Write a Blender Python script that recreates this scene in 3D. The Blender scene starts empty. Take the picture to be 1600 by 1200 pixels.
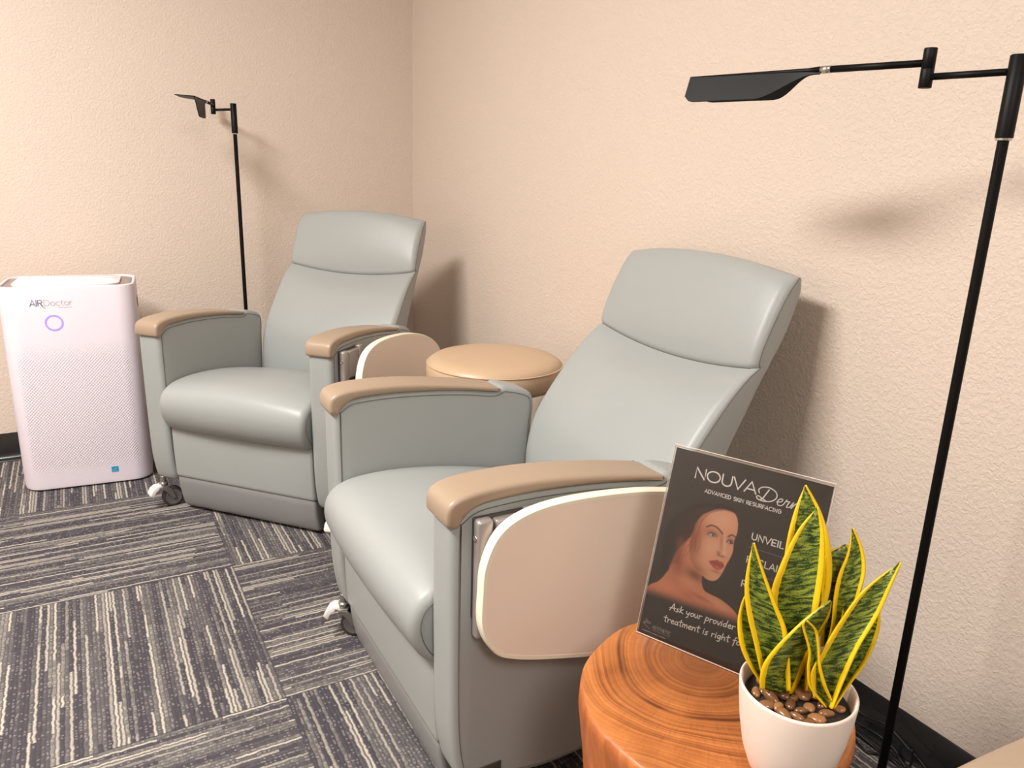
import bpy, bmesh, math, random
import numpy as np
from mathutils import Vector, Matrix
random.seed(7)
C = bpy.context.scene.collection
PI = math.pi

# ------------------------------------------------------------------ camera
cam_data = bpy.data.cameras.new('camera')
cam = bpy.data.objects.new('camera', cam_data); C.objects.link(cam)
cam_data.sensor_fit = 'HORIZONTAL'; cam_data.sensor_width = 36.0
cam_data.lens = 36.0 * 1192.69 / 1600.0
cam_data.clip_start = 0.02
RW = ((0.87179, -0.10403, 0.4787), (-0.48885, -0.24779, 0.83643), (0.03161, -0.96321, -0.26688))
mw = Matrix.Identity(4)
for i in range(3):
    mw[i][0] = RW[i][0]; mw[i][1] = -RW[i][1]; mw[i][2] = -RW[i][2]
mw[2][3] = 1.12
cam.matrix_world = mw
bpy.context.scene.camera = cam

# ------------------------------------------------------------------ view + world
vs = bpy.context.scene.view_settings
vs.view_transform = 'Standard'; vs.look = 'None'; vs.gamma = 1.0; vs.exposure = 0.07
vs.use_curve_mapping = False
world = bpy.data.worlds.new('world'); bpy.context.scene.world = world
world.use_nodes = True
bg = world.node_tree.nodes['Background']
bg.inputs[0].default_value = (1.0, 0.95, 0.88, 1); bg.inputs[1].default_value = 0.05

# room lights: two recessed ceiling panels (built as fixtures further down, lit here)
CEIL = 2.56
LIGHT_1 = dict(loc=(-1.0, 1.40), size=(0.62, 1.24), power=124.0)
LIGHT_2 = dict(loc=(-0.10, -1.35), size=(0.62, 1.24), power=44.0)
LIGHT_COL = (1.0, 0.965, 0.92)
for L in (LIGHT_1, LIGHT_2):
    ld = bpy.data.lights.new('ceiling_panel_light', 'AREA'); ld.shape = 'RECTANGLE'
    ld.size, ld.size_y = L['size']; ld.energy = L['power']; ld.color = LIGHT_COL
    lo = bpy.data.objects.new('ceiling_panel_light', ld); C.objects.link(lo)
    lo.location = (L['loc'][0], L['loc'][1], CEIL - 0.03)

# ------------------------------------------------------------------ node helpers
def srgb(r, g, b):
    f = lambda c: (c/255)/12.92 if c/255 <= 0.04045 else (((c/255)+0.055)/1.055)**2.4
    return (f(r), f(g), f(b), 1.0)

class NT:
    def __init__(s, name):
        s.m = bpy.data.materials.new(name); s.m.use_nodes = True
        s.t = s.m.node_tree; s.n = s.t.nodes
        s.b = s.n['Principled BSDF']
    def node(s, typ, **kw):
        n = s.n.new(typ)
        for k, v in kw.items(): setattr(n, k, v)
        return n
    def link(s, a, b): s.t.links.new(a, b)
    def val(s, sock, v):
        if hasattr(v, 'is_output'): s.link(v, sock)
        else: sock.default_value = v
    def math(s, op, a, b=0.0, c=0.0):
        n = s.node('ShaderNodeMath', operation=op)
        s.val(n.inputs[0], a); s.val(n.inputs[1], b); s.val(n.inputs[2], c)
        return n.outputs[0]
    def mix(s, f, a, b):
        n = s.node('ShaderNodeMix', data_type='RGBA')
        s.val(n.inputs[0], f); s.val(n.inputs[6], a); s.val(n.inputs[7], b)
        return n.outputs[2]
    def mixf(s, f, a, b):
        n = s.node('ShaderNodeMix', data_type='FLOAT')
        s.val(n.inputs[0], f); s.val(n.inputs[2], a); s.val(n.inputs[3], b)
        return n.outputs[0]
    def noise(s, vec, scale, detail=2.0, rough=0.5, dist=0.0):
        n = s.node('ShaderNodeTexNoise')
        if vec is not None: s.link(vec, n.inputs['Vector'])
        n.inputs['Scale'].default_value = scale; n.inputs['Detail'].default_value = detail
        n.inputs['Roughness'].default_value = rough; n.inputs['Distortion'].default_value = dist
        return n.outputs[0]
    def ramp(s, fac, stops, interp='LINEAR'):
        n = s.node('ShaderNodeValToRGB'); cr = n.color_ramp; cr.interpolation = interp
        while len(cr.elements) < len(stops): cr.elements.new(0.5)
        for e, (p, c) in zip(cr.elements, stops): e.position = p; e.color = c
        s.link(fac, n.inputs[0]); return n.outputs[0]
    def coord(s, k='Object'): return s.node('ShaderNodeTexCoord').outputs[k]
    def geo(s): return s.node('ShaderNodeNewGeometry').outputs['Position']
    def sep(s, v):
        n = s.node('ShaderNodeSeparateXYZ'); s.link(v, n.inputs[0]); return n.outputs
    def comb(s, x, y, z=0.0):
        n = s.node('ShaderNodeCombineXYZ')
        for i, v in enumerate((x, y, z)): s.val(n.inputs[i], v)
        return n.outputs[0]
    def mapv(s, v, scale):
        n = s.node('ShaderNodeMapping'); s.link(v, n.inputs[0]); n.inputs['Scale'].default_value = scale
        return n.outputs[0]
    def bump(s, h, strength, dist):
        n = s.node('ShaderNodeBump'); n.inputs['Strength'].default_value = strength
        n.inputs['Distance'].default_value = dist; s.link(h, n.inputs['Height'])
        s.link(n.outputs[0], s.b.inputs['Normal'])
    def set(s, color=None, rough=None, metal=None, spec=None, **kw):
        if color is not None: s.val(s.b.inputs['Base Color'], color)
        if rough is not None: s.val(s.b.inputs['Roughness'], rough)
        if metal is not None: s.b.inputs['Metallic'].default_value = metal
        if spec is not None: s.b.inputs['Specular IOR Level'].default_value = spec
        for k, v in kw.items(): s.val(s.b.inputs[k], v)
        return s.m

def simple(name, col, rough=0.5, metal=0.0, spec=0.5, var=0.04, nscale=8.0, **kw):
    t = NT(name)
    n = t.noise(t.coord(), nscale, 3.0)
    d = tuple(c*(1-var) for c in col[:3]) + (1,); u = tuple(min(1, c*(1+var)) for c in col[:3]) + (1,)
    return t.set(t.mix(n, d, u), rough, metal, spec, **kw)

# ------------------------------------------------------------------ materials
M = {}
def wall_mat():
    t = NT('wall_paint'); p = t.geo()
    base = t.mix(t.noise(p, 1.3, 2.0), srgb(214, 197, 182), srgb(218, 202, 188))
    n1 = t.noise(p, 122.0, 3.0, 0.55, 0.5); n2 = t.noise(p, 300.0, 2.0)
    h = t.math('ADD', t.ramp(n1, [(0.42, (0, 0, 0, 1)), (0.62, (1, 1, 1, 1))]), t.math('MULTIPLY', n2, 0.35))
    t.bump(h, 0.42, 0.0018)
    return t.set(base, 0.62, spec=0.35)
M['wall'] = wall_mat()
M['ceiling'] = simple('ceiling_tile', srgb(218, 214, 206), 0.9, nscale=60)

def carpet_mat():
    t = NT('carpet_tiles'); S = t.sep(t.geo())
    s_ = 0.642; NY = 78.0
    tx = t.math('DIVIDE', t.math('SUBTRACT', S[0], 0.297), s_)
    ty = t.math('DIVIDE', t.math('SUBTRACT', S[1], 1.466), s_)
    fx = t.math('FLOOR', tx); fy = t.math('FLOOR', ty)
    lx = t.math('SUBTRACT', tx, fx); ly = t.math('SUBTRACT', ty, fy)
    par = t.math('FLOORED_MODULO', t.math('ADD', fx, fy), 2.0)
    par = t.math('GREATER_THAN', par, 0.5)
    across = t.mixf(par, ly, lx); along = t.mixf(par, lx, ly)
    # slight yarn waviness
    wob = t.noise(t.comb(t.math('MULTIPLY', across, 30.0), t.math('MULTIPLY', along, 45.0), t.math('ADD', fx, t.math('MULTIPLY', fy, 7.0))), 1.0, 2.0)
    ac = t.math('ADD', t.math('MULTIPLY', across, NY), t.math('MULTIPLY', t.math('SUBTRACT', wob, 0.5), 1.0))
    yi = t.math('FLOOR', ac); yf = t.math('SUBTRACT', ac, yi)
    tid = t.math('ADD', t.math('MULTIPLY', fx, 13.0), t.math('MULTIPLY', fy, 29.0))
    def wn(x, y, z):
        n = t.node('ShaderNodeTexWhiteNoise', noise_dimensions='3D'); t.link(t.comb(x, y, z), n.inputs['Vector']); return n.outputs['Value']
    r0 = wn(yi, tid, 3.0)
    seg = t.math('FLOOR', t.math('ADD', t.math('MULTIPLY', along, t.math('ADD', 0.5, t.math('MULTIPLY', r0, 2.2))), t.math('MULTIPLY', r0, 9.0)))
    r1 = wn(yi, seg, tid)
    # broad blocks of several yarns that read darker or greyer
    gi = t.math('FLOOR', t.math('DIVIDE', yi, 4.0)); rg = wn(gi, tid, 8.0)
    gseg = t.math('FLOOR', t.math('ADD', t.math('MULTIPLY', along, 6.0), t.math('MULTIPLY', rg, 5.0)))
    r2 = wn(gi, gseg, t.math('ADD', tid, 5.0))
    mixr = t.math('ADD', t.math('MULTIPLY', r1, 0.90), t.math('MULTIPLY', r2, 0.10))
    prof = t.math('ABSOLUTE', t.math('SUBTRACT', yf, 0.5))         # 0 centre .. .5 gap
    col = t.ramp(mixr, [(0.0, srgb(74, 70, 75)), (0.28, srgb(86, 82, 85)), (0.44, srgb(98, 94, 94)), (0.58, srgb(111, 107, 104)), (0.69, srgb(124, 119, 114))], 'CONSTANT')
    cream = t.math('GREATER_THAN', mixr, 0.735)
    core = t.math('LESS_THAN', prof, 0.24)
    col = t.mix(t.math('MULTIPLY', cream, core), col, t.mix(r0, srgb(146, 139, 132), srgb(184, 175, 162)))
    fleck = wn(yi, t.math('FLOOR', t.math('ADD', t.math('MULTIPLY', along, 150.0), t.math('MULTIPLY', r0, 7.0))), tid)
    nc = t.math('SUBTRACT', 1.0, t.math('MULTIPLY', cream, 0.75))
    col = t.mix(t.math('MULTIPLY', t.math('MULTIPLY', t.math('LESS_THAN', fleck, 0.33), 0.30), nc), col, srgb(64, 60, 64))
    fl2 = t.math('MULTIPLY', t.math('MULTIPLY', t.math('GREATER_THAN', fleck, 0.78), core), 0.22)
    col = t.mix(fl2, col, srgb(192, 182, 172))
    gap = t.math('GREATER_THAN', prof, 0.38)
    col = t.mix(t.math('MULTIPLY', gap, 0.50), col, srgb(62, 58, 62))
    edge = t.math('LESS_THAN', t.math('MINIMUM', t.math('MINIMUM', lx, ly), t.math('MINIMUM', t.math('SUBTRACT', 1.0, lx), t.math('SUBTRACT', 1.0, ly))), 0.003)
    col = t.mix(t.math('MULTIPLY', edge, 0.5), col, srgb(60, 57, 60))
    loop = t.math('SINE', t.math('MULTIPLY', along, 900.0))
    h = t.math('ADD', t.math('SUBTRACT', 0.5, prof), t.math('MULTIPLY', loop, 0.08))
    t.bump(h, 0.5, 0.003)
    return t.set(col, 0.95, spec=0.1)
M['carpet'] = carpet_mat()

def vinyl(name, col, rough, bs=0.12):
    t = NT(name); p = t.coord()
    n = t.noise(p, 5.0, 2.0)
    d = tuple(c*0.965 for c in col[:3])+(1,); u = tuple(c*1.03 for c in col[:3])+(1,)
    g = t.noise(p, 520.0, 2.0)
    t.bump(g, bs, 0.0006)
    return t.set(t.mix(n, d, u), rough, spec=0.4)
M['vinyl'] = vinyl('grey_vinyl', srgb(156, 159, 157), 0.40)
M['kick'] = vinyl('kick_vinyl', srgb(138, 138, 138), 0.3)
M['cap'] = simple('taupe_urethane', srgb(161, 140, 119), 0.38, var=0.03)
M['seam'] = simple('seam_thread', srgb(100, 96, 90), 0.8)
M['tray'] = simple('tray_laminate', srgb(244, 226, 210), 0.5, var=0.015)
M['tray_rim'] = simple('tray_edge_band', srgb(242, 234, 214), 0.35, var=0.01)
M['metal'] = simple('brushed_aluminium', srgb(176, 168, 164), 0.42, 0.55)
M['steel'] = simple('polished_steel', srgb(200, 196, 190), 0.25, 0.9)
M['chrome'] = simple('caster_chrome', srgb(150, 146, 140), 0.3, 0.8)
M['rubber'] = simple('caster_rubber', srgb(52, 48, 48), 0.6)
M['hubgrey'] = simple('caster_hub', srgb(96, 90, 90), 0.5)
M['whiteplastic'] = simple('white_pedal_plastic', srgb(232, 226, 218), 0.4)
M['darkpanel'] = simple('dark_bracket', srgb(62, 58, 54), 0.5)
M['black'] = simple('black_powder_coat', srgb(9, 8, 8), 0.48, spec=0.18)
M['blackcord'] = simple('black_cord', srgb(18, 17, 18), 0.45)
M['cove'] = simple('black_vinyl_base', srgb(36, 35, 35), 0.18, spec=0.6)
M['stool'] = simple('tan_vinyl', srgb(192, 164, 134), 0.4, var=0.03)
M['pot'] = simple('matt_white_ceramic', srgb(240, 220, 206), 0.45, var=0.01)
M['soil'] = simple('dark_soil', srgb(38, 28, 22), 0.95, var=0.4, nscale=90)
M['purifier'] = simple('purifier_plastic', srgb(230, 220, 229), 0.38, var=0.01)
M['purifier_top'] = simple('purifier_lid', srgb(246, 238, 242), 0.35, var=0.01)
M['purifier_rim'] = simple('purifier_rim_grey', srgb(150, 136, 128), 0.5)
M['purifier_dark'] = simple('purifier_vent_dark', srgb(60, 56, 58), 0.6)
M['logo_grey'] = simple('logo_grey', srgb(176, 162, 170), 0.5)
M['logo_blue'] = simple('logo_slate', srgb(112, 122, 146), 0.5)
M['sticker'] = simple('blue_sticker', srgb(30, 142, 186), 0.4)
M['sticker_mark'] = simple('pale_blue_print', srgb(120, 190, 218), 0.4)
M['print_white'] = simple('white_print', srgb(250, 244, 238), 0.45, var=0.01)
M['print_grey'] = simple('grey_print', srgb(168, 158, 152), 0.45, var=0.01)
M['print_violet'] = simple('violet_rule', srgb(112, 98, 140), 0.45, var=0.01)

def ring_mat():
    t = NT('violet_status_light')
    return t.set(srgb(150, 130, 235), 0.4, **{'Emission Color': srgb(140, 115, 255), 'Emission Strength': 0.75})
M['ring'] = ring_mat()
def panel_mat():
    t = NT('light_diffuser')
    return t.set((1, 1, 1, 1), 0.5, **{'Emission Color': LIGHT_COL + (1,), 'Emission Strength': 3.0})
M['diffuser'] = panel_mat()

def grille_mat():
    t = NT('purifier_mesh'); S = t.sep(t.coord())
    a = t.math('MULTIPLY', t.math('ADD', S[0], t.math('MULTIPLY', S[2], 0.9)), 2*PI/0.0098)
    b = t.math('MULTIPLY', t.math('SUBTRACT', S[0], t.math('MULTIPLY', S[2], 0.9)), 2*PI/0.0098)
    h = t.math('MULTIPLY', t.math('ADD', t.math('SINE', a), t.math('SINE', b)), 0.25)
    # pattern fades out towards its border
    zf = t.node('ShaderNodeMapRange'); t.link(S[2], zf.inputs[0])
    for i, v in enumerate((0.53, 0.46, 0.0, 1.0)): zf.inputs[1+i].default_value = v
    z2 = t.node('ShaderNodeMapRange'); t.link(S[2], z2.inputs[0])
    for i, v in enumerate((0.05, 0.10, 0.0, 1.0)): z2.inputs[1+i].default_value = v
    x2 = t.node('ShaderNodeMapRange'); t.link(t.math('ABSOLUTE', S[0]), x2.inputs[0])
    for i, v in enumerate((0.172, 0.160, 0.0, 1.0)): x2.inputs[1+i].default_value = v
    f = t.math('MULTIPLY', t.math('MULTIPLY', zf.outputs[0], z2.outputs[0]), x2.outputs[0])
    hole = t.math('MULTIPLY', t.math('GREATER_THAN', h, 0.18), f)
    t.bump(t.math('MULTIPLY', t.math('MULTIPLY', h, f), -1.0), 0.6, 0.002)
    return t.set(t.mix(t.math('MULTIPLY', hole, 0.45), srgb(230, 220, 229), srgb(176, 162, 168)), 0.4)
M['grille'] = grille_mat()

def wood_mat(side=False):
    t = NT('end_grain_wood' if not side else 'bark_stripped_wood'); p = t.coord(); S = t.sep(p)
    if side:
        v = t.mapv(p, (9.0, 9.0, 1.6))
        n = t.noise(v, 3.0, 6.0, 0.6, 0.8)
        col = t.ramp(n, [(0.25, srgb(120, 62, 28)), (0.5, srgb(176, 100, 52)), (0.75, srgb(206, 132, 78))])
        t.bump(t.noise(v, 6.0, 4.0), 0.3, 0.004)
        return t.set(col, 0.42, spec=0.4)
    cx = t.math('SUBTRACT', S[0], 0.035); cy = t.math('SUBTRACT', S[1], 0.062)
    warp = t.noise(p, 6.0, 1.0, 0.4)
    warp2 = t.noise(p, 30.0, 3.0, 0.6)
    r = t.math('SQRT', t.math('ADD', t.math('MULTIPLY', cx, cx), t.math('MULTIPLY', cy, cy)))
    r = t.math('ADD', r, t.math('MULTIPLY', t.math('SUBTRACT', warp, 0.5), 0.060))
    r = t.math('ADD', r, t.math('MULTIPLY', t.math('SUBTRACT', warp2, 0.5), 0.0035))
    # several ring frequencies, irregular
    rn = t.node('ShaderNodeTexNoise', noise_dimensions='1D'); t.link(t.math('MULTIPLY', r, 1.0), rn.inputs['W'])
    rn.inputs['Scale'].default_value = 230.0; rn.inputs['Detail'].default_value = 4.0; rn.inputs['Roughness'].default_value = 0.65
    rb = t.node('ShaderNodeTexNoise', noise_dimensions='1D'); t.link(r, rb.inputs['W'])
    rb.inputs['Scale'].default_value = 46.0; rb.inputs['Detail'].default_value = 2.0
    f = t.math('ADD', t.math('MULTIPLY', rn.outputs[0], 0.42), t.math('ADD', t.math('MULTIPLY', rb.outputs[0], 0.28), t.math('MULTIPLY', t.noise(p, 16.0, 3.0, 0.6), 0.30)))
    col = t.ramp(f, [(0.33, srgb(112, 60, 28)), (0.43, srgb(146, 83, 38)), (0.52, srgb(172, 102, 50)), (0.64, srgb(194, 124, 66))])
    arcs = t.math('MULTIPLY', t.ramp(rb.outputs[0], [(0.30, (1, 1, 1, 1)), (0.43, (0, 0, 0, 1))]), t.ramp(t.noise(p, 11.0, 2.0), [(0.42, (0, 0, 0, 1)), (0.60, (1, 1, 1, 1))]))
    col = t.mix(t.math('MULTIPLY', arcs, 0.8), col, srgb(84, 44, 22))
    # radial rays / fine pores
    ang = t.math('ARCTAN2', cy, cx)
    ray = t.noise(t.comb(t.math('MULTIPLY', ang, 60.0), t.math('MULTIPLY', r, 40.0), 0.0), 1.0, 3.0, 0.6)
    col = t.mix(t.math('MULTIPLY', t.ramp(ray, [(0.52, (0, 0, 0, 1)), (0.70, (1, 1, 1, 1))]), 0.35), col, srgb(120, 66, 34))
    # darker heart, warm rim
    heart = t.ramp(r, [(0.0, (1, 1, 1, 1)), (0.045, (0.6, 0.6, 0.6, 1)), (0.12, (0, 0, 0, 1))])
    col = t.mix(t.math('MULTIPLY', heart, 0.6), col, srgb(92, 48, 24))
    rx = t.math('SQRT', t.math('ADD', t.math('MULTIPLY', S[0], S[0]), t.math('MULTIPLY', S[1], S[1])))
    rim = t.ramp(rx, [(0.74*0.2, (0, 0, 0, 1)), (0.178, (1, 1, 1, 1))])
    col = t.mix(t.math('MULTIPLY', rim, 0.35), col, srgb(206, 134, 78))
    t.bump(f, 0.06, 0.001)
    return t.set(col, 0.36, spec=0.5)
M['wood_top'] = wood_mat(); M['wood_side'] = wood_mat(True)

def leaf_mat():
    t = NT('snake_plant_leaf'); uv = t.coord('UV'); S = t.sep(uv)
    # uv.x: 0..1 across, uv.y: length in metres*10
    n = t.noise(t.mapv(uv, (1.6, 15.0, 1.0)), 1.6, 4.0, 0.6, 0.5)
    n2 = t.noise(t.mapv(uv, (12.0, 26.0, 1.0)), 2.4, 3.0, 0.7)
    f = t.math('ADD', t.math('MULTIPLY', n, 0.68), t.math('MULTIPLY', n2, 0.32))
    green = t.ramp(f, [(0.41, srgb(24, 40, 12)), (0.47, srgb(52, 72, 20)), (0.52, srgb(112, 124, 40)), (0.64, srgb(150, 156, 58))])
    d = t.math('ABSOLUTE', t.math('SUBTRACT', S[0], 0.5))
    wav = t.noise(t.mapv(uv, (1.0, 6.0, 1.0)), 2.0, 2.0)
    d = t.math('ADD', d, t.math('MULTIPLY', t.math('SUBTRACT', wav, 0.5), 0.05))
    m = t.math('GREATER_THAN', d, 0.372)
    yel = t.mix(t.noise(uv, 14.0, 2.0), srgb(226, 178, 4), srgb(240, 200, 10))
    t.bump(n2, 0.08, 0.001)
    return t.set(t.mix(m, green, yel), 0.38, spec=0.5)
M['leaf'] = leaf_mat()
M['leaf_edge'] = simple('leaf_edge_yellow', srgb(220, 178, 16), 0.45)
def pebble_mat():
    t = NT('polished_pebble'); oi = t.node('ShaderNodeObjectInfo')
    n = t.noise(t.coord(), 55.0, 4.0, 0.6, 1.0)
    a = t.ramp(n, [(0.3, srgb(96, 58, 34)), (0.55, srgb(166, 116, 74)), (0.75, srgb(206, 164, 118))])
    b = t.ramp(n, [(0.3, srgb(44, 26, 16)), (0.6, srgb(96, 60, 36)), (0.8, srgb(150, 110, 74))])
    return t.set(t.mix(oi.outputs['Random'], a, b), 0.22, spec=0.6)
M['pebble'] = pebble_mat()

def acrylic_mat():
    t = NT('clear_acrylic')
    tr = t.node('ShaderNodeBsdfTransparent'); tr.inputs[0].default_value = (0.995, 0.995, 0.99, 1)
    gl = t.node('ShaderNodeBsdfGlossy'); gl.inputs['Roughness'].default_value = 0.04
    fr = t.node('ShaderNodeFresnel'); fr.inputs[0].default_value = 1.49
    mx = t.node('ShaderNodeMixShader'); t.link(fr.outputs[0], mx.inputs[0]); t.link(tr.outputs[0], mx.inputs[1]); t.link(gl.outputs[0], mx.inputs[2])
    t.link(mx.outputs[0], t.n['Material Output'].inputs[0])
    return t.m
M['acrylic'] = acrylic_mat()
def acrylic_edge():
    t = NT('acrylic_cut_edge')
    return t.set(srgb(205, 190, 180), 0.2, spec=0.6)
M['acrylic_edge'] = acrylic_edge()
def poster_mat():
    t = NT('poster_print'); a = t.node('ShaderNodeVertexColor'); a.layer_name = 'print'
    return t.set(a.outputs[0], 0.6, spec=0.08)
M['poster'] = poster_mat()

# ------------------------------------------------------------------ object helpers
def link(name, me, mat, parent=None, smooth=True, loc=None, rot=None):
    o = bpy.data.objects.new(name, me); C.objects.link(o)
    mats = mat if isinstance(mat, (list, tuple)) else [mat]
    if not me.materials:
        for m in mats: me.materials.append(m)
    if smooth: me.polygons.foreach_set('use_smooth', [True]*len(me.polygons))
    if parent is not None: o.parent = parent
    if loc: o.location = loc
    if rot: o.rotation_euler = rot
    return o
def obj(name, bm, mat, parent=None, smooth=True, loc=None, rot=None):
    me = bpy.data.meshes.new(name); bmesh.ops.recalc_face_normals(bm, faces=bm.faces); bm.to_mesh(me); bm.free()
    return link(name, me, mat, parent, smooth, loc, rot)
def autosmooth(o, ang=40):
    me = o.data
    bm = bmesh.new(); bm.from_mesh(me)
    lim = math.radians(ang)
    for e in bm.edges:
        e.smooth = not (len(e.link_faces) == 2 and e.calc_face_angle(0) > lim)
    bm.to_mesh(me); bm.free(); return o
def bevel(o, w, seg=2, ang=40):
    m = o.modifiers.new('bevel', 'BEVEL'); m.width = w; m.segments = seg; m.limit_method = 'ANGLE'; m.angle_limit = math.radians(ang)
    return o
def thing(name, label, cat, loc=(0, 0, 0), rotz=0.0, group=None):
    o = bpy.data.objects.new(name, None); C.objects.link(o); o.location = loc; o.rotation_euler = (0, 0, rotz)
    o.empty_display_size = 0.1
    o['label'] = label; o['category'] = cat
    if group: o['group'] = group
    return o
def tag(o, label, cat, group=None):
    o['label'] = label; o['category'] = cat
    if group: o['group'] = group
    return o
def struct(o): o['kind'] = 'structure'; return o
def add_box(bm, x0, x1, y0, y1, z0, z1):
    v = [bm.verts.new(p) for p in ((x0,y0,z0),(x1,y0,z0),(x1,y1,z0),(x0,y1,z0),(x0,y0,z1),(x1,y0,z1),(x1,y1,z1),(x0,y1,z1))]
    for f in ((0,3,2,1),(4,5,6,7),(0,1,5,4),(1,2,6,5),(2,3,7,6),(3,0,4,7)): bm.faces.new([v[i] for i in f])
def box(*a): bm = bmesh.new(); add_box(bm, *a); return bm
def catmull(pts, n=6, closed=False):
    P = [Vector(p) for p in pts]; N = len(P); out = []
    rng = N if closed else N-1
    for i in range(rng):
        if closed: a, b, c, d = P[(i-1) % N], P[i], P[(i+1) % N], P[(i+2) % N]
        else: a, b, c, d = P[max(i-1, 0)], P[i], P[i+1], P[min(i+2, N-1)]
        for k in range(n):
            t = k/n
            out.append(0.5*((2*b) + (c-a)*t + (2*a-5*b+4*c-d)*t*t + (3*b-a-3*c+d)*t**3))
    if not closed: out.append(P[-1])
    return out
def add_tube(bm, pts, r, seg=8, closed=False, caps=True):
    P = [Vector(p) for p in pts]; N = len(P); rings = []
    rr = r if isinstance(r, (list, tuple)) else [r]*N
    prev = None
    for i in range(N):
        if closed: t = (P[(i+1) % N]-P[i-1])
        else: t = P[min(i+1, N-1)]-P[max(i-1, 0)]
        t.normalize()
        if prev is None:
            a = Vector((0, 0, 1)) if abs(t.z) < 0.9 else Vector((1, 0, 0))
            u = t.cross(a).normalized()
        else: u = (prev - t*prev.dot(t)).normalized()
        prev = u; w = t.cross(u)
        rings.append([bm.verts.new(P[i]+rr[i]*(math.cos(2*PI*k/seg)*u+math.sin(2*PI*k/seg)*w)) for k in range(seg)])
    rng = N if closed else N-1
    for i in range(rng):
        A, B = rings[i], rings[(i+1) % N]
        for k in range(seg): bm.faces.new((A[k], A[(k+1) % seg], B[(k+1) % seg], B[k]))
    if caps and not closed: bm.faces.new(rings[0]); bm.faces.new(rings[-1][::-1])
def tube(pts, r, seg=8, closed=False): bm = bmesh.new(); add_tube(bm, pts, r, seg, closed); return bm
def add_lathe(bm, prof, seg=48, c=(0, 0), rad=None):
    rings = []
    for r, z in prof:
        rings.append([bm.verts.new((c[0]+r*(rad(2*PI*k/seg, z) if rad else 1)*math.cos(2*PI*k/seg), c[1]+r*(rad(2*PI*k/seg, z) if rad else 1)*math.sin(2*PI*k/seg), z)) for k in range(seg)])
    for A, B in zip(rings, rings[1:]):
        for k in range(seg): bm.faces.new((A[k], A[(k+1) % seg], B[(k+1) % seg], B[k]))
    if prof[0][0] > 1e-6: bm.faces.new(rings[0][::-1])
    if prof[-1][0] > 1e-6: bm.faces.new(rings[-1])
def lathe(prof, seg=48, rad=None):
    bm = bmesh.new(); add_lathe(bm, prof, seg, rad=rad); bmesh.ops.remove_doubles(bm, verts=bm.verts, dist=1e-6); return bm
def inset(poly, d):
    """2D polygon (list of (v,z), any winding) moved inwards by d"""
    N = len(poly)
    area = sum(poly[i][0]*poly[(i+1) % N][1]-poly[(i+1) % N][0]*poly[i][1] for i in range(N))
    sg = 1 if area > 0 else -1
    out = []
    for i in range(N):
        a, b, c = Vector(poly[i-1]), Vector(poly[i]), Vector(poly[(i+1) % N])
        e1 = (b-a); e2 = (c-b)
        if e1.length < 1e-9 or e2.length < 1e-9: out.append(tuple(b)); continue
        e1.normalize(); e2.normalize()
        n = Vector((-e1.y-e2.y, e1.x+e2.x))*sg
        if n.length < 1e-6: out.append(tuple(b)); continue
        n.normalize(); out.append(tuple(b+n*d))
    return out
def cushion(poly, half, r, u0=0.0, field=None, mid=9, k=4, lock=None):
    """closed side outline poly [(v,z)] swept across u, edges rounded by r; field(s,v,z)->(dv,dz)"""
    sl = []
    for j in range(k+1):
        a = PI/2*(1-j/k); sl.append((-half+r-r*math.sin(a), r*(1-math.cos(a))))
    for j in range(1, mid): sl.append((-half+r+(2*half-2*r)*j/mid, 0.0))
    sl += [(-u, i) for u, i in sl[:k+1]][::-1]
    bm = bmesh.new(); rings = []
    for u, ins in sl:
        pl = inset(poly, ins) if ins > 0 else poly
        if lock and ins > 0: pl = [(q[0], p[1]) if lock(*p) else q for p, q in zip(poly, pl)]
        ring = []
        for v, z in pl:
            dv = dz = 0
            if field: dv, dz = field(u/half, v, z)
            ring.append(bm.verts.new((u0+u, v+dv, z+dz)))
        rings.append(ring)
    N = len(poly)
    for A, B in zip(rings, rings[1:]):
        for i in range(N): bm.faces.new((A[i], A[(i+1) % N], B[(i+1) % N], B[i]))
    for ring in (rings[0], rings[-1]):
        f = bm.faces.new(ring); bmesh.ops.triangulate(bm, faces=[f])
    return bm
def seam_loop(poly, u, r_in, r=0.0013, a=0.0, b=1.0, field=None, s=1.0, out=0.0):
    pl = inset(poly, r_in); n = len(pl); i0, i1 = int(a*n), int(b*n)
    pts = []
    for v, z in pl[i0:i1]:
        dv = dz = 0
        if field: dv, dz = field(s, v, z)
        pts.append((u+out, v+dv, z+dz))
    return tube(pts, r, 6, closed=(a == 0.0 and b == 1.0))
def copy_tree(o, parent=None):
    c = o.copy(); C.objects.link(c)
    if parent is not None: c.parent = parent
    for ch in list(o.children): copy_tree(ch, c)
    return c

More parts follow.
